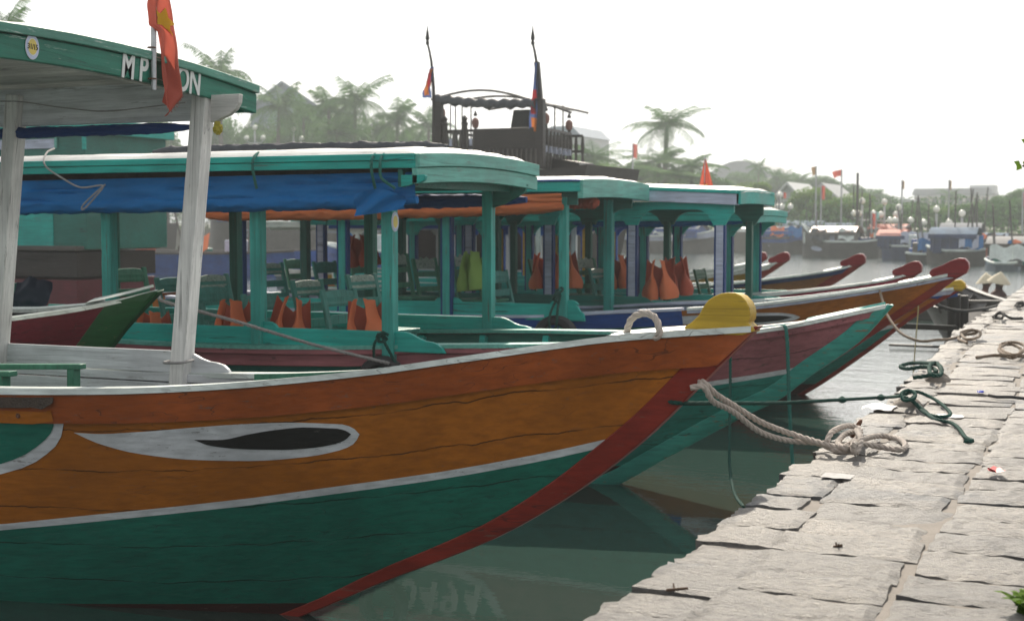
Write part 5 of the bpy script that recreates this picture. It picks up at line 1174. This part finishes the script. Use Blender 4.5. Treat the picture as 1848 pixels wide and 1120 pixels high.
def make_tree(seed, h, rx, mat, n=2600, leaf=.3, trunk=.3, name='leafy_tree', cat='tree', low=.25):
    r = random.Random(seed); t = thing(name, 'x', cat); q = MB()
    q.tube([(0, 0, 0), (r.uniform(-.2, .2), 0, h*.35), (r.uniform(-.4, .4), .2, h*.7)], lambda s: trunk*(1-.7*s), 7)
    for k in range(6):
        a = 2*PI*k/6+r.random(); z = h*r.uniform(.3, .5); q.tube([(0, 0, z), (math.cos(a)*rx*.35, math.sin(a)*rx*.35, z+h*.18), (math.cos(a)*rx*.65, math.sin(a)*rx*.65, z+h*.3)], lambda s: trunk*.4*(1-.8*s), 5)
    q.build('trunk', palm_trunk, t, smooth=50); q = MB(); cl = []
    for k in range(15):
        a = r.uniform(0, 2*PI); rr = r.random()**.5*rx*.75; z = h*(low+.2+(.93-low-.2)*r.random()*(1-.35*rr/rx)); cl.append((V((math.cos(a)*rr, math.sin(a)*rr, z)), rx*r.uniform(.28, .46)))
    for i in range(n):
        c, cr = r.choice(cl); d = V((r.gauss(0, 1), r.gauss(0, 1), r.gauss(0, .8))).normalized()*cr*r.random()**.35
        p = c+d; u = V((r.gauss(0, 1), r.gauss(0, 1), r.gauss(0, .6))).normalized(); w = u.orthogonal().normalized(); s = leaf*r.uniform(.6, 1.3); b0 = len(q.v)
        for pt in (p-u*s*.5, p+w*s*.3, p+u*s*.5, p-w*s*.3): q.vert(pt)
        q.face((b0, b0+1, b0+2, b0+3))
    q.build('crown', mat, t, recalc=False); return t
GZ = 1.3
M['far_roof'] = paint('dusty far roof', (.30,.31,.33), wear=.9, thr=.62, wearcol=(.12,.1,.09), rough=.95); M['far_roof_b'] = paint('bluish far roof', (.16,.22,.30), wear=.9, thr=.62, wearcol=(.12,.1,.09), rough=.95)
palmP = [make_palm(3, 10.), make_palm(11, 8.5, 17, 2.9), make_palm(23, 9.2, 21, 3.2)]; palm_used = [False]*3
def put_palm(px, py, y, label, k=0, s=None, rz=0., sc_=1.):
    """(px,py): the middle of the crown"""
    p = atY(px, py, y); t = palmP[k] if not palm_used[k] else copy_tree(palmP[k]); palm_used[k] = True
    h = (10., 8.5, 9.2)[k]; place(t, (p.x, y, GZ), (0, 0, rz), (sc_*1.22, sc_*1.22, (p.z-GZ)/h if (p.z-GZ)/h < sc_*1.5 else sc_*1.5), label, 'palms along the far bank')
    z = t.scale.z*h
    if p.z-GZ > z+.3: t.location.z = p.z-z
put_palm(20, 62, 60, 'palm with only its top fronds showing above the green roof, far left', 0, rz=.3, sc_=.8)
put_palm(398, 135, 100, 'palm whose frond tips peep over the corner of the green roof', 1, rz=1.2)
put_palm(490, 190, 103, 'palm with steep fronds in front of the blue grey gable', 2, rz=.2)
put_palm(548, 208, 110, 'smaller palm between the gable and the twin palms', 1, rz=2.2, sc_=.85)
put_palm(590, 196, 104, 'left one of the twin feathery palms', 0, rz=2.6)
put_palm(648, 186, 102, 'right one of the twin feathery palms, with a dense upright crown', 2, rz=4.2)
put_palm(610, 240, 98, 'low palm with drooping fronds under the twin palms', 1, rz=.8, sc_=.95)
put_palm(716, 216, 103, 'palm with thin spread fronds left of the ship', 1, rz=5.1, sc_=.9)
put_palm(775, 228, 112, 'palm partly behind the left mast of the ship', 0, rz=1.9, sc_=.85)
put_palm(1085, 284, 100, 'short palm right of the ship', 2, rz=2.9, sc_=.9)
put_palm(1193, 226, 108, 'tallest palm, standing alone against the white sky', 0, rz=3.6, sc_=1.12)
put_palm(1178, 290, 102, 'grey green palm beneath the tallest one', 2, rz=5.5)
put_palm(1250, 300, 100, 'palm right of the tallest one, above the red flag', 1, rz=.4)
put_palm(1215, 318, 97, 'low palm with long arching fronds behind the white roof', 2, rz=1.1, sc_=.9)
for i, (px, py) in enumerate(((1372, 305), (1402, 322), (1420, 322), (1440, 326), (1582, 352), (1712, 352))):
    put_palm(px, py, 165+i*3, ['tiny palm on the ridge beside the arched roof', 'tiny palm on the ridge left of the white gable', 'tiny palm on the ridge behind the white gable', 'tiny tufted palm on the ridge, highest of the tufts', 'tiny palm on the falling ridge', 'tiny palm in front of the long white building'][i], i % 3, rz=i*1.3, sc_=.55)
treeP = {}
def put_tree(px, top, w, y, label, kind=0, rz=0., name='leafy_tree', cat='tree', grp='trees on the far bank', base=GZ, low=.25):
    key = (kind, low)
    if key not in treeP: t = treeP[key] = make_tree(40+kind*7+int(low*10), 8., 3.4, tree_leaf[kind], 26000, .19, .22, name, cat, low)
    else: t = copy_tree(treeP[key])
    t.name = name; t['category'] = cat
    p = atY(px, top, y); hw = w/2*y/math.cos(0)/FOC; sz = max(.2, (p.z-base)/7.9); sx = hw/3.3; place(t, (p.x, y, base), (0, 0, rz), (sx, sx, sz), label, grp)
TL = [(420, 215, 110, 116, 'bushy tree at the corner of the green roof', 0), (545, 195, 90, 118, 'dark bushy tree right of the blue grey gable', 0), (480, 225, 120, 112, 'broad tree under the steep palm', 2), (580, 225, 110, 119, 'leafy tree behind the left twin palm', 2), (690, 210, 110, 118, 'leafy tree right of the twin palms', 0), (760, 235, 110, 118, 'leafy tree behind the left mast', 2), (840, 232, 120, 120, 'grey green tree seen through the ship frame', 2), (905, 240, 90, 121, 'pale tree behind the ship chairs', 1), (640, 262, 130, 106, 'low bush under the right twin palm', 1), (510, 262, 120, 105, 'low bush under the steep palm', 1), (730, 262, 120, 107, 'low bush left of the ship', 0),
 (450, 200, 120, 122, 'tall leafy tree behind the lamp with three globes', 2), (530, 235, 130, 108, 'bushy green tree below the smaller palm', 0), (665, 228, 130, 110, 'bushy tree under the dense upright palm', 2), (600, 218, 110, 114, 'green tree between the twin palm trunks', 0), (795, 250, 130, 109, 'low yellow green tree beside the ship post', 1), (870, 255, 120, 112, 'low tree behind the ship seats', 0), (300, 215, 130, 112, 'leafy tree showing under the blue roll between the white posts', 0), (220, 225, 130, 111, 'tree showing over the bleached roof, left of the front white post', 1), (440, 232, 150, 113, 'spreading tree behind the roof corner and tassel', 0), (515, 205, 140, 125, 'spreading dark tree right below the pointed gable', 0), (568, 212, 140, 123, 'spreading tree left of the left twin palm', 2), (630, 205, 150, 124, 'spreading tree filling the gap between the twin palms', 0), (690, 222, 140, 123, 'spreading tree under the thin fronded palm', 1), (745, 230, 140, 124, 'spreading tree right of the thin fronded palm', 0), (1130, 292, 150, 122, 'spreading tree left of the tallest palm', 0), (1225, 300, 150, 123, 'spreading tree right below the tallest palm', 2), (1300, 322, 140, 124, 'spreading tree in front of the curved hall', 0), (1690, 385, 130, 118, 'soft pale tree before the long white building, left part', 1), (1745, 388, 130, 119, 'soft pale tree before the long white building, right part', 0), (1830, 368, 140, 121, 'soft tall tree at the right border', 2), (1450, 385, 130, 112, 'soft tree below the two white gables', 2), (1640, 392, 120, 113, 'soft tree at the foot of the ridge before the lamps', 1), (1060, 272, 100, 118, 'yellow green tree right of the ship', 1), (1110, 285, 120, 112, 'yellow green bush beside the short palm', 1), (1180, 300, 130, 115, 'tree mass under the tallest palm', 0), (1270, 318, 110, 112, 'tree mass right of the tallest palm', 2), (1340, 325, 110, 108, 'pale bush in front of the arched roof', 1), (1000, 262, 90, 122, 'dim tree behind the ship rail', 2),
 (1495, 345, 110, 104, 'pale round bush in front of the white gables', 1), (1545, 365, 90, 103, 'round bush right of the pale one', 1), (1600, 380, 100, 102, 'green bush below the falling ridge', 0), (1660, 372, 90, 112, 'feathery bush under the long white building, left end', 2), (1715, 378, 100, 111, 'feathery bush under the long white building, middle', 1), (1770, 375, 100, 111, 'feathery bush under the long white building, right end', 2), (1810, 362, 90, 114, 'grey green tree right of the long white building', 2), (1860, 352, 90, 118, 'tree at the right border over the house boat', 0), (1410, 372, 100, 106, 'bush below the arched roof', 0),
 (1400, 320, 130, 172, 'hill tree behind the white gables', 2), (1465, 328, 130, 176, 'hill tree at the top of the ridge', 0), (1525, 345, 120, 180, 'hill tree halfway down the ridge', 2), (1580, 362, 110, 184, 'hill tree low on the ridge', 0), (1625, 382, 100, 188, 'hill tree at the foot of the ridge', 2), (1320, 312, 110, 175, 'hill tree behind the arched roof', 0)]
for i, (px, top, w_, y, lab, k) in enumerate(TL): put_tree(px, top-(14 if px > 1430 else 4), w_*(1.5 if px > 1430 else 1.3), y, lab, k, i*1.1, low=.0)
mb = MB(); hpts = [(-40, 2), (-30, 9), (-20, 10), (-8, 7), (4, 4), (14, 1.5)]
hx = lambda u: atY(1240+u*480, 400, 200).x
mb.grid(lambda u, v: (hx(u), 190+60*v, 1.2+(pchip([(0, 4), (.2, 7.5), (.45, 6.5), (.75, 3), (1, .2)])(u))*math.sin(PI*min(1, v+.15))), 24, 8)
tag(mb.build('hill', plain('hill scrub', (.055, .08, .035), .95, .5, .6)), 'low green ridge behind the houses', 'hill', kind='structure')
# undergrowth along the bank
r = random.Random(5); mb = MB()
def bank_y(x): return pchip(bank)(x)
for i in range(30000):
    x = r.uniform(-125, 14); y = bank_y(x)+r.uniform(.3, 9); z = GZ+r.random()**1.7*2.3; p = V((x, y, z)); u = V((r.gauss(0, 1), r.gauss(0, 1), r.gauss(0, .8))).normalized(); w = u.orthogonal().normalized(); s = r.uniform(.12, .26); b0 = len(mb.v)
    for pt in (p-u*s*.5, p+w*s*.3, p+u*s*.5, p-w*s*.3): mb.vert(pt)
    mb.face((b0, b0+1, b0+2, b0+3))
tag(mb.build('undergrowth', tree_leaf[2], recalc=False), 'tangled bank side undergrowth below the palms', 'undergrowth', kind='stuff')
# ------------------------------------------------------------------ houses
wallw = plain('pale limewash', (.55, .56, .56), .9, .12, 1.5); wallp = plain('cream wall', (.5, .42, .3), .9, .15, 1.5); roofg = plain('blue grey roof', (.22, .27, .33), .7, .2, 2); rooft = plain('grey tile roof', (.30, .31, .32), .8, .2, 2); glassd = plain('dark window', (.06, .07, .08), .3, .2); roofr = plain('faded red roof', (.42, .22, .17), .8, .2, 2)
def house(label, px0, px1, peave, pridge, y, wall, roofm, depth=8., gable=True, wins=(), hip=.0, arch=False, nm='house'):
    a = atY(px0, peave, y); b = atY(px1, peave, y); zr = atY((px0+px1)/2, pridge, y).z; cx = (a.x+b.x)/2; w = b.x-a.x; ze = a.z
    t = thing(nm, label, 'house', (cx, y, GZ)); e = ze-GZ; rz = zr-GZ
    q = MB(); q.box((0, depth/2, e/2), (w*.94, depth, e)); q.build('wall', wall, t)
    q = MB()
    if arch:
        pts = [(-w/2, e)]+[(-w/2+w*i/12, e+(rz-e)*math.sin(PI*(.12+.76*i/12))) for i in range(13)]+[(w/2, e)]
        q.prism(pts, lambda u, v, k: (u, (-.4 if k == 0 else depth+.4), v))
    elif gable:
        q.prism([(-w*.47, e), (0, rz-.1), (w*.47, e)], lambda u, v, k: (u, (0. if k == 0 else depth), v)); q.build('gable', wall, t); q = MB()
        for s in (-1, 1): q.prism([(0, rz), (s*w*.54, e-.15), (s*w*.54, e-.35), (0, rz-.25)], lambda u, v, k: (u, (-.5 if k == 0 else depth+.5), v))
    else:
        hp = w*hip; q.prism([(-w/2, e), (-w/2+hp, rz), (w/2-hp, rz), (w/2, e)], lambda u, v, k: (u, (-.3 if k == 0 else depth+.3), v))
    q.build('roof', roofm, t)
    for (u, v, ww, hh) in wins:
        q = MB(); q.box((u*w, -.03, v*e), (ww, .1, hh)); f = q.build('window', wallw if wall is not wallw else wallp, t); q = MB(); q.box((u*w, -.06, v*e), (ww*.8, .08, hh*.84)); q.build('pane', glassd, f)
    return t
house('house with a pointed blue grey gable behind the steep palm', 448, 580, 198, 146, 128, roofg, roofg, wins=((.0, .8, 1., 1.1),))
house('small white house glimpsed between the twin palms', 565, 625, 222, 205, 126, wallw, rooft, wins=((-.2, .6, .7, .9), (.2, .6, .7, .9)))
house('white walled house low between the palms and the ship', 655, 712, 236, 218, 124, wallw, rooft, wins=((0, .6, .8, .9),))
house('blue grey roofed house behind the ship rail', 978, 1052, 248, 228, 130, wallw, roofg, hip=.25, gable=False, wins=((0, .6, 1, 1),))
house('large hall with a pale curved roof', 1284, 1388, 322, 290, 210, wallw, rooft, 20, arch=True, wins=((-.3, .7, 1.2, 1.), (0, .7, 1.2, 1.), (.3, .7, 1.2, 1.)))
house('white gabled house with a brown front above the boats', 1382, 1462, 372, 328, 116, wallw, wallw, wins=((-.25, .7, .9, 1.4), (.0, .7, .9, 1.4), (.25, .7, .9, 1.4)))
house('second white gabled house, right of the brown fronted one', 1446, 1522, 362, 330, 128, wallw, rooft, wins=((.0, .75, .9, 1.2),))
hb_ = house('long white building of two window rows on the far right skyline', 1646, 1790, 352, 340, 225, wallw, rooft, 14, False, [(-.42+.105*i, v, 1., 1.4) for i in range(9) for v in (.45, .78)], .03, nm='building')
q = MB(); q.box((4.2, 5, atY(1750, 341, 225).z-GZ), (3.6, 6, 1.2)); q.build('stair_tower', wallw, hb_)
house('cream house block low at the left end of the long white building', 1628, 1652, 368, 360, 220, wallw, rooft, 8, False, ((0, .7, .8, 1.),), .1)
# ------------------------------------------------------------------ lamps, flags, poles
def lamp(px, py, y, label, n=3, s=.2):
    c = atY(px, py, y); t = thing('street_lamp', label, 'street lamp', (c.x, y, GZ), group='globe lamps along the far bank'); h = c.z-GZ
    q = MB(); q.tube([(0, 0, 0), (0, 0, h+.3)], .07, 8); 
    pos = [(0, 0, h+.55)]+[(.75*math.cos(2*PI*k/(n-1)+.3), .3*math.sin(2*PI*k/(n-1)+.3), h-.25) for k in range(n-1)]
    for p in pos[1:]: q.tube([(0, 0, h-.7), (p[0]*.7, p[1]*.7, h-.65), (p[0], p[1], h-.5)], .035, 6)
    q.build('post', M['metal'], t, smooth=40)
    for p in pos: q = MB(); q.grid(lambda u, v: (p[0]+s*math.cos(2*PI*u)*math.sin(PI*v), p[1]+s*math.sin(2*PI*u)*math.sin(PI*v), p[2]+s*math.cos(PI*v)), 14, 8, flip=True); q.build('globe', globe, t, smooth=60)
globe = plain('frosted globe', (.85, .83, .74), .25, .04)
lamp(460, 243, 96, 'three globed lamp at the left, above the bleached roof'); lamp(1407, 366, 95, 'globed lamp in front of the brown fronted house', 5); lamp(1556, 378, 93, 'globed lamp below the falling ridge, left one of a close pair', 4); lamp(1596, 380, 92, 'globed lamp below the falling ridge, right one of a close pair', 4); lamp(1622, 390, 90, 'globed lamp behind the dark blue boats', 4); lamp(1690, 394, 88, 'globed lamp over the two decked boat', 3); lamp(1736, 402, 86, 'globed lamp right above the two decked boat roof', 4); lamp(530, 245, 104, 'slim single lamp among the palms', 2)
def farflag(px, py, y, w, h, mat, label, base=None, lean=.0):
    c = atY(px, py, y); z0 = c.z-GZ if base is None else c.z-atY(px, base, y).z; w_ = w*y/FOC; h_ = h*y/FOC
    t = thing('flag', label, 'flag', (c.x, y, c.z-z0), group='flags along the far bank'); q = MB(); q.tube([(0, 0, 0), (0, 0, z0+h_*.55)], .05, 6); q.build('pole', M['metal'], t)
    q = MB(); q.grid(lambda u, v: (w_*u*(1-.2*v)+lean*v*h_, .12*math.sin(u*6+v*2), z0+h_*(.5-v)-.25*abs(w_)*u*u), 8, 8); q.build('cloth', mat, t, recalc=False, smooth=60)
rf = M['flag_red']; tanf = cloth('faded tan flag', (.35, .22, .1), .3); cyf = cloth('pale cyan banner', (.3, .55, .52), .3)
for a in ((1142, 272, 92, 9, 26, rf, 'slender red flag among the palms left of the tallest palm'), (1473, 308, 95, -9, 15, tanf, 'brown red flag leaning above the white gables'), (1519, 312, 93, -17, 11, rf, 'red flag streaming flat on the tall pole'), (1482, 347, 90, 7, 24, rf, 'red flag hanging straight before the white gable'), (1573, 397, 84, 7, 24, rf, 'upright red banner above the moored boats'), (1581, 388, 85, 5, 12, cyf, 'pale cyan banner beside the red one'), (1628, 333, 90, 4, 14, tanf, 'thin tan flag left of the long white building'), (1713, 334, 92, 4, 16, tanf, 'thin rust flag over the long white building'), (1846, 360, 85, 9, 24, rf, 'red flag at the right border'), (1413, 352, 96, 6, 10, rf, 'tiny red flag below the arched roof')): farflag(*a)
for px, top, y, lab in ((1548, 312, 92, 'dark bare pole behind the pale bush'), (1541, 332, 99, 'thinner pole left of the dark one'), (1570, 350, 86, 'mast with a lean behind the moored boats')):
    c = atY(px, top, y); q = MB(); q.tube([(c.x, y, GZ-1), (c.x, y, c.z)], .08 if px == 1548 else .04, 6); tag(q.build('pole', M['darkwood']), lab, 'pole', 'poles on the far bank')
# ------------------------------------------------------------------ moored boats of the far bank
def far_boat(label, px0, px1, pwl, pgun, y, bow=-1, hullm='darkwood', roof_=None, roofm='far_roof', pbow=None, cab='grey_in', eye=False, z0=None, two=False, posts=6, strip=None, grp='boats moored along the far bank', num=None):
    a = atY(px0, pgun, y); b = atY(px1, pgun, y); w = b.x-a.x; cx = (a.x+b.x)/2; t = thing('moored_boat', label, 'boat', (cx, y, 0), group=grp); g = a.z; hb = atY(px0, pbow, y).z if pbow else g+.7; Bm = 1.5
    mb = MB(); n = 16; L = []
    for i in range(n+1):
        u = i/n; s = u if bow < 0 else 1-u; x = -w/2+w*u; zg = g+(hb-g)*max(0, 1-s/.42)**2+.25*max(0, (s-.75)/.25)**2*(g-WZ)*.6; bb = Bm*min(1, (s/.38)**.65)*(1-.25*max(0, (s-.7)/.3)) if s > 0 else .03
        rk = (-bow)*(-.9)*max(0, 1-s/.2)*(.8); L.append([mb.vert((x-(0 if k < 2 else rk*(-1 if bow < 0 else -1)*0), sd*bb*f, z)) for sd, f, z, k in ((-1, 1, zg, 0), (-1, .93, WZ+(zg-WZ)*.72, 1), (-1, .72, -.3, 2), (1, .72, -.3, 2), (1, .93, WZ+(zg-WZ)*.72, 1), (1, 1, zg, 0))])
    for i in range(n):
        for k in range(5): mb.face((L[i][k], L[i][k+1], L[i+1][k+1], L[i+1][k]), 1 if (strip and k in (0, 4)) else 0)
    mb.face(L[0]); mb.face(L[-1]); mb.build('hull', [M[hullm], M[strip or hullm]], t, smooth=40)
    for row in (0, 5): mb2 = MB(); mb2.tube([V(mb.v[l[row]])+V((0, 0, .03)) for l in L], .06, 5); mb2.build('gunwale', M['cap' if px0 % 3 else 'oldwood'], t)
    mb = MB(); q = [mb.vert((x, yy, g-.12)) for x, yy in ((-w*.47, -.5), (-w*.2, -1.3), (w*.4, -1.3), (w*.47, -.5), (w*.47, .5), (w*.4, 1.3), (-w*.2, 1.3), (-w*.47, .5))]; mb.face(q); mb.build('deck', M['oldwood'], t)
    if roof_:
        ra, rb2, rt, th = roof_; A = atY(ra, rt, y); B = atY(rb2, rt, y); xa, xb2 = A.x-cx, B.x-cx; zt = A.z
        mb = MB(); mb.grid(lambda u, v: (xa+(xb2-xa)*u, -1.5+3*v, zt-.35*(2*v-1)**2), 6, 10); mb.grid(lambda u, v: (xa+(xb2-xa)*u, -1.5+3*v, zt-.1-.35*(2*v-1)**2), 6, 10, flip=True); mb.build('roof', M[roofm], t, smooth=50)
        for sd in (-1, 1): mb = MB(); mb.box(((xa+xb2)/2, sd*1.46, zt-.42), (xb2-xa, .08, .2)); mb.build('eave_board', M[cab], t)
        for i in range(posts):
            x = xa+.15+(xb2-xa-.3)*i/(posts-1)
            for sd in (-1, 1): mb = MB(); mb.box((x, sd*1.36, (g+zt-.4)/2), (.12, .1, zt-.4-g)); mb.build('post', M[cab], t)
        mb = MB(); mb.box(((xa+xb2)/2, 0, g+.3), (xb2-xa-.4, 2.5, .8)); mb.build('cabin', M[cab], t)
        if two:
            z2 = (g+zt)/2+.1; mb = MB(); mb.box(((xa+xb2)/2, 0, z2), (xb2-xa, 2.9, .14)); mb.build('upper_deck', M['navy'], t)
    if eye:
        x0 = -w/2+w*.15; mb = MB()
        for sd in (-1,):
            pts = [(x0+w*.16*(.5-.5*math.cos(i*PI/10)), .13*math.sin(i*PI/10)) for i in range(11)]+[(x0+w*.16*(.5-.5*math.cos(i*PI/10)), -.13*math.sin(i*PI/10)) for i in range(9, 0, -1)]
            mb.prism(pts, lambda u, v, k: (u, -Bm*min(1, ((u+w/2)/w/.38)**.65)*.985-(.01 if k else .06), g-.42+v+.12*(-u-w*.2)))
        mb.build('painted_eye', M['lilac'], t)
    rr = random.Random(px0*7+px1)
    for i in range(7):
        x = w*rr.uniform(-.42, .42); hh = rr.uniform(.25, .8); ww = rr.uniform(.3, .9); mb = MB(); mb.box((x, rr.uniform(-1.1, .6), g+hh/2-.1), (ww, rr.uniform(.3, .7), hh)); mb.build(rr.choice(['crate', 'bundle', 'locker']), M[rr.choice(['blue', 'oldwood', 'vest_dark', 'teal_dark', 'cap', 'rot', 'navy', 'lilac', 'tarp_grey'])], t, bevel=.04)
    for i in range(3):
        x = w*rr.uniform(-.4, .4); mb = MB(); mb.tube([(x, rr.uniform(-.6, .6), g-.1), (x+rr.uniform(-.4, .4), 0, g+rr.uniform(1.2, 3.2))], .035, 6); mb.build('punting_pole', M['oldwood'], t)
    for i in range(2):
        x = w*rr.uniform(-.4, .35); y0 = -1.35; mb = MB(); mb.grid(lambda u, v: (x+.9*u, y0-.05*math.sin(u*9)-.15*v, g+.75-.6*v+.08*math.sin(u*7)), 8, 5); mb.build('draped_cloth', M[rr.choice(['tarp_blue', 'cap', 'tarp_grey', 'vest', 'lilac'])], t, smooth=60, recalc=False)
    if num: lettering(t, num, .62, (0, -Bm*1.01, g-.95), (PI/2, 0, 0), M['grey_in'])
    return t
far_boat('dark high bowed boat with a painted eye under a pale red roof', 1448, 1590, 462, 436, 84, -1, 'oldwood', (1470, 1552, 408, 0), 'far_roof', 405, 'oldwood', True)
o = bpy.data.objects['moored_boat']; 
for ch in o.children:
    if ch.name.startswith('roof'): ch.data.materials[0] = paint('sunlit salmon roof', (.62, .33, .26), wear=.5)  # this boat's roof takes its own salmon colour
far_boat('navy boat with a small orange roof, behind the tall red head', 1592, 1668, 468, 444, 80, -1, 'navy', (1588, 1640, 414, 0), 'vest_dark', 432, 'navy')
far_boat('dark pointed boat between the navy and the two decked boats', 1650, 1690, 470, 446, 79, -1, 'darkwood', None, 'roof_white', 418)
far_boat('two decked boat with a dark flat roof and blue upper deck', 1672, 1785, 480, 452, 72, -1, 'oldwood', (1682, 1768, 410, 0), 'far_roof_b', 444, 'navy', two=True)
far_boat('brown house boat with a grey rounded roof at the right border', 1782, 1900, 486, 464, 68, -1, 'darkwood', (1784, 1900, 426, 0), 'tarp_grey', 458, 'rot')
far_boat('small pale hulled skiff before the house boat', 1778, 1840, 486, 474, 64, -1, 'grey_in', None, pbow=468)
far_boat('blue and grey boat with a white awning left of the high bowed boat', 1368, 1462, 455, 430, 93, 1, 'oldwood', (1372, 1440, 408, 0), 'far_roof', 412, 'blue', True, strip='blue')
far_boat('dim boat with a dark roof behind the high bowed boat', 1410, 1500, 450, 424, 97, -1, 'darkwood', (1420, 1490, 398, 0), 'far_roof_b', 416, 'grey_in')
far_boat('dim blue boat with a pale roof right of the high bowed boat', 1500, 1600, 454, 430, 95, -1, 'navy', (1490, 1545, 402, 0), 'far_roof_b', 420, 'navy')
far_boat('white roofed boat seen at the edge of the arched eave', 1290, 1385, 452, 430, 97, 1, 'blue', (1300, 1372, 408, 0), 'roof_white', 420, 'cap', strip='cap')
far_boat('dark boat with faded number on its side, seen between the teal posts', 380, 560, 450, 398, 72, -1, 'oldwood', (420, 545, 352, 0), 'far_roof_b', 392, 'grey_in', num='5326', posts=7)
far_boat('dark boat with a blue stripe, seen left between the teal posts', 120, 300, 450, 410, 70, -1, 'darkwood', (150, 280, 366, 0), 'grey_in', 398, 'oldwood', strip='blue')
far_boat('dark boat glimpsed through the middle of the teal boat', 560, 720, 448, 405, 76, -1, 'oldwood', (585, 705, 366, 0), 'blue', 396, 'grey_in', strip='grey_in')
far_boat('grey boat glimpsed behind the orange tarpaulin', 720, 900, 448, 412, 80, -1, 'oldwood', (740, 880, 380, 0), 'far_roof', 402, 'blue')
far_boat('dim boat far back, seen through the arched eaves', 930, 1120, 448, 420, 86, 1, 'darkwood', (960, 1100, 398, 0), 'far_roof', 410, 'navy', strip='blue')
far_boat('grey hulled boat far back behind the lilac posts', 1130, 1290, 450, 426, 92, 1, 'oldwood', (1150, 1270, 404, 0), 'far_roof', 416, 'blue', strip='lilac')
far_boat('long blue hulled boat with a white gunwale, seen through the teal boat openings', -60, 560, 500, 452, 46, -1, 'blue', None, pbow=430)
far_boat('grey boat with a blue gunwale, seen behind the arched planks of the middle boats', 590, 860, 492, 452, 50, -1, 'blue', None, pbow=440)
far_boat('low dark boat moored in front of the two decked boat', 1640, 1730, 476, 458, 74, 1, 'darkwood', None, 'far_roof', 450)
far_boat('dim second row boat with a rusty roof behind the navy boat', 1560, 1650, 456, 434, 92, -1, 'darkwood', (1572, 1640, 404, 0), 'vest_dark', 424, 'oldwood')
far_boat('dim second row boat with a pale roof behind the two decked boat', 1690, 1790, 460, 438, 84, 1, 'oldwood', (1700, 1775, 402, 0), 'far_roof', 428, 'navy')
far_boat('dark barge in the second row left of the house boat', 1745, 1830, 468, 448, 78, -1, 'darkwood', (1760, 1822, 420, 0), 'far_roof_b', 440, 'rot')
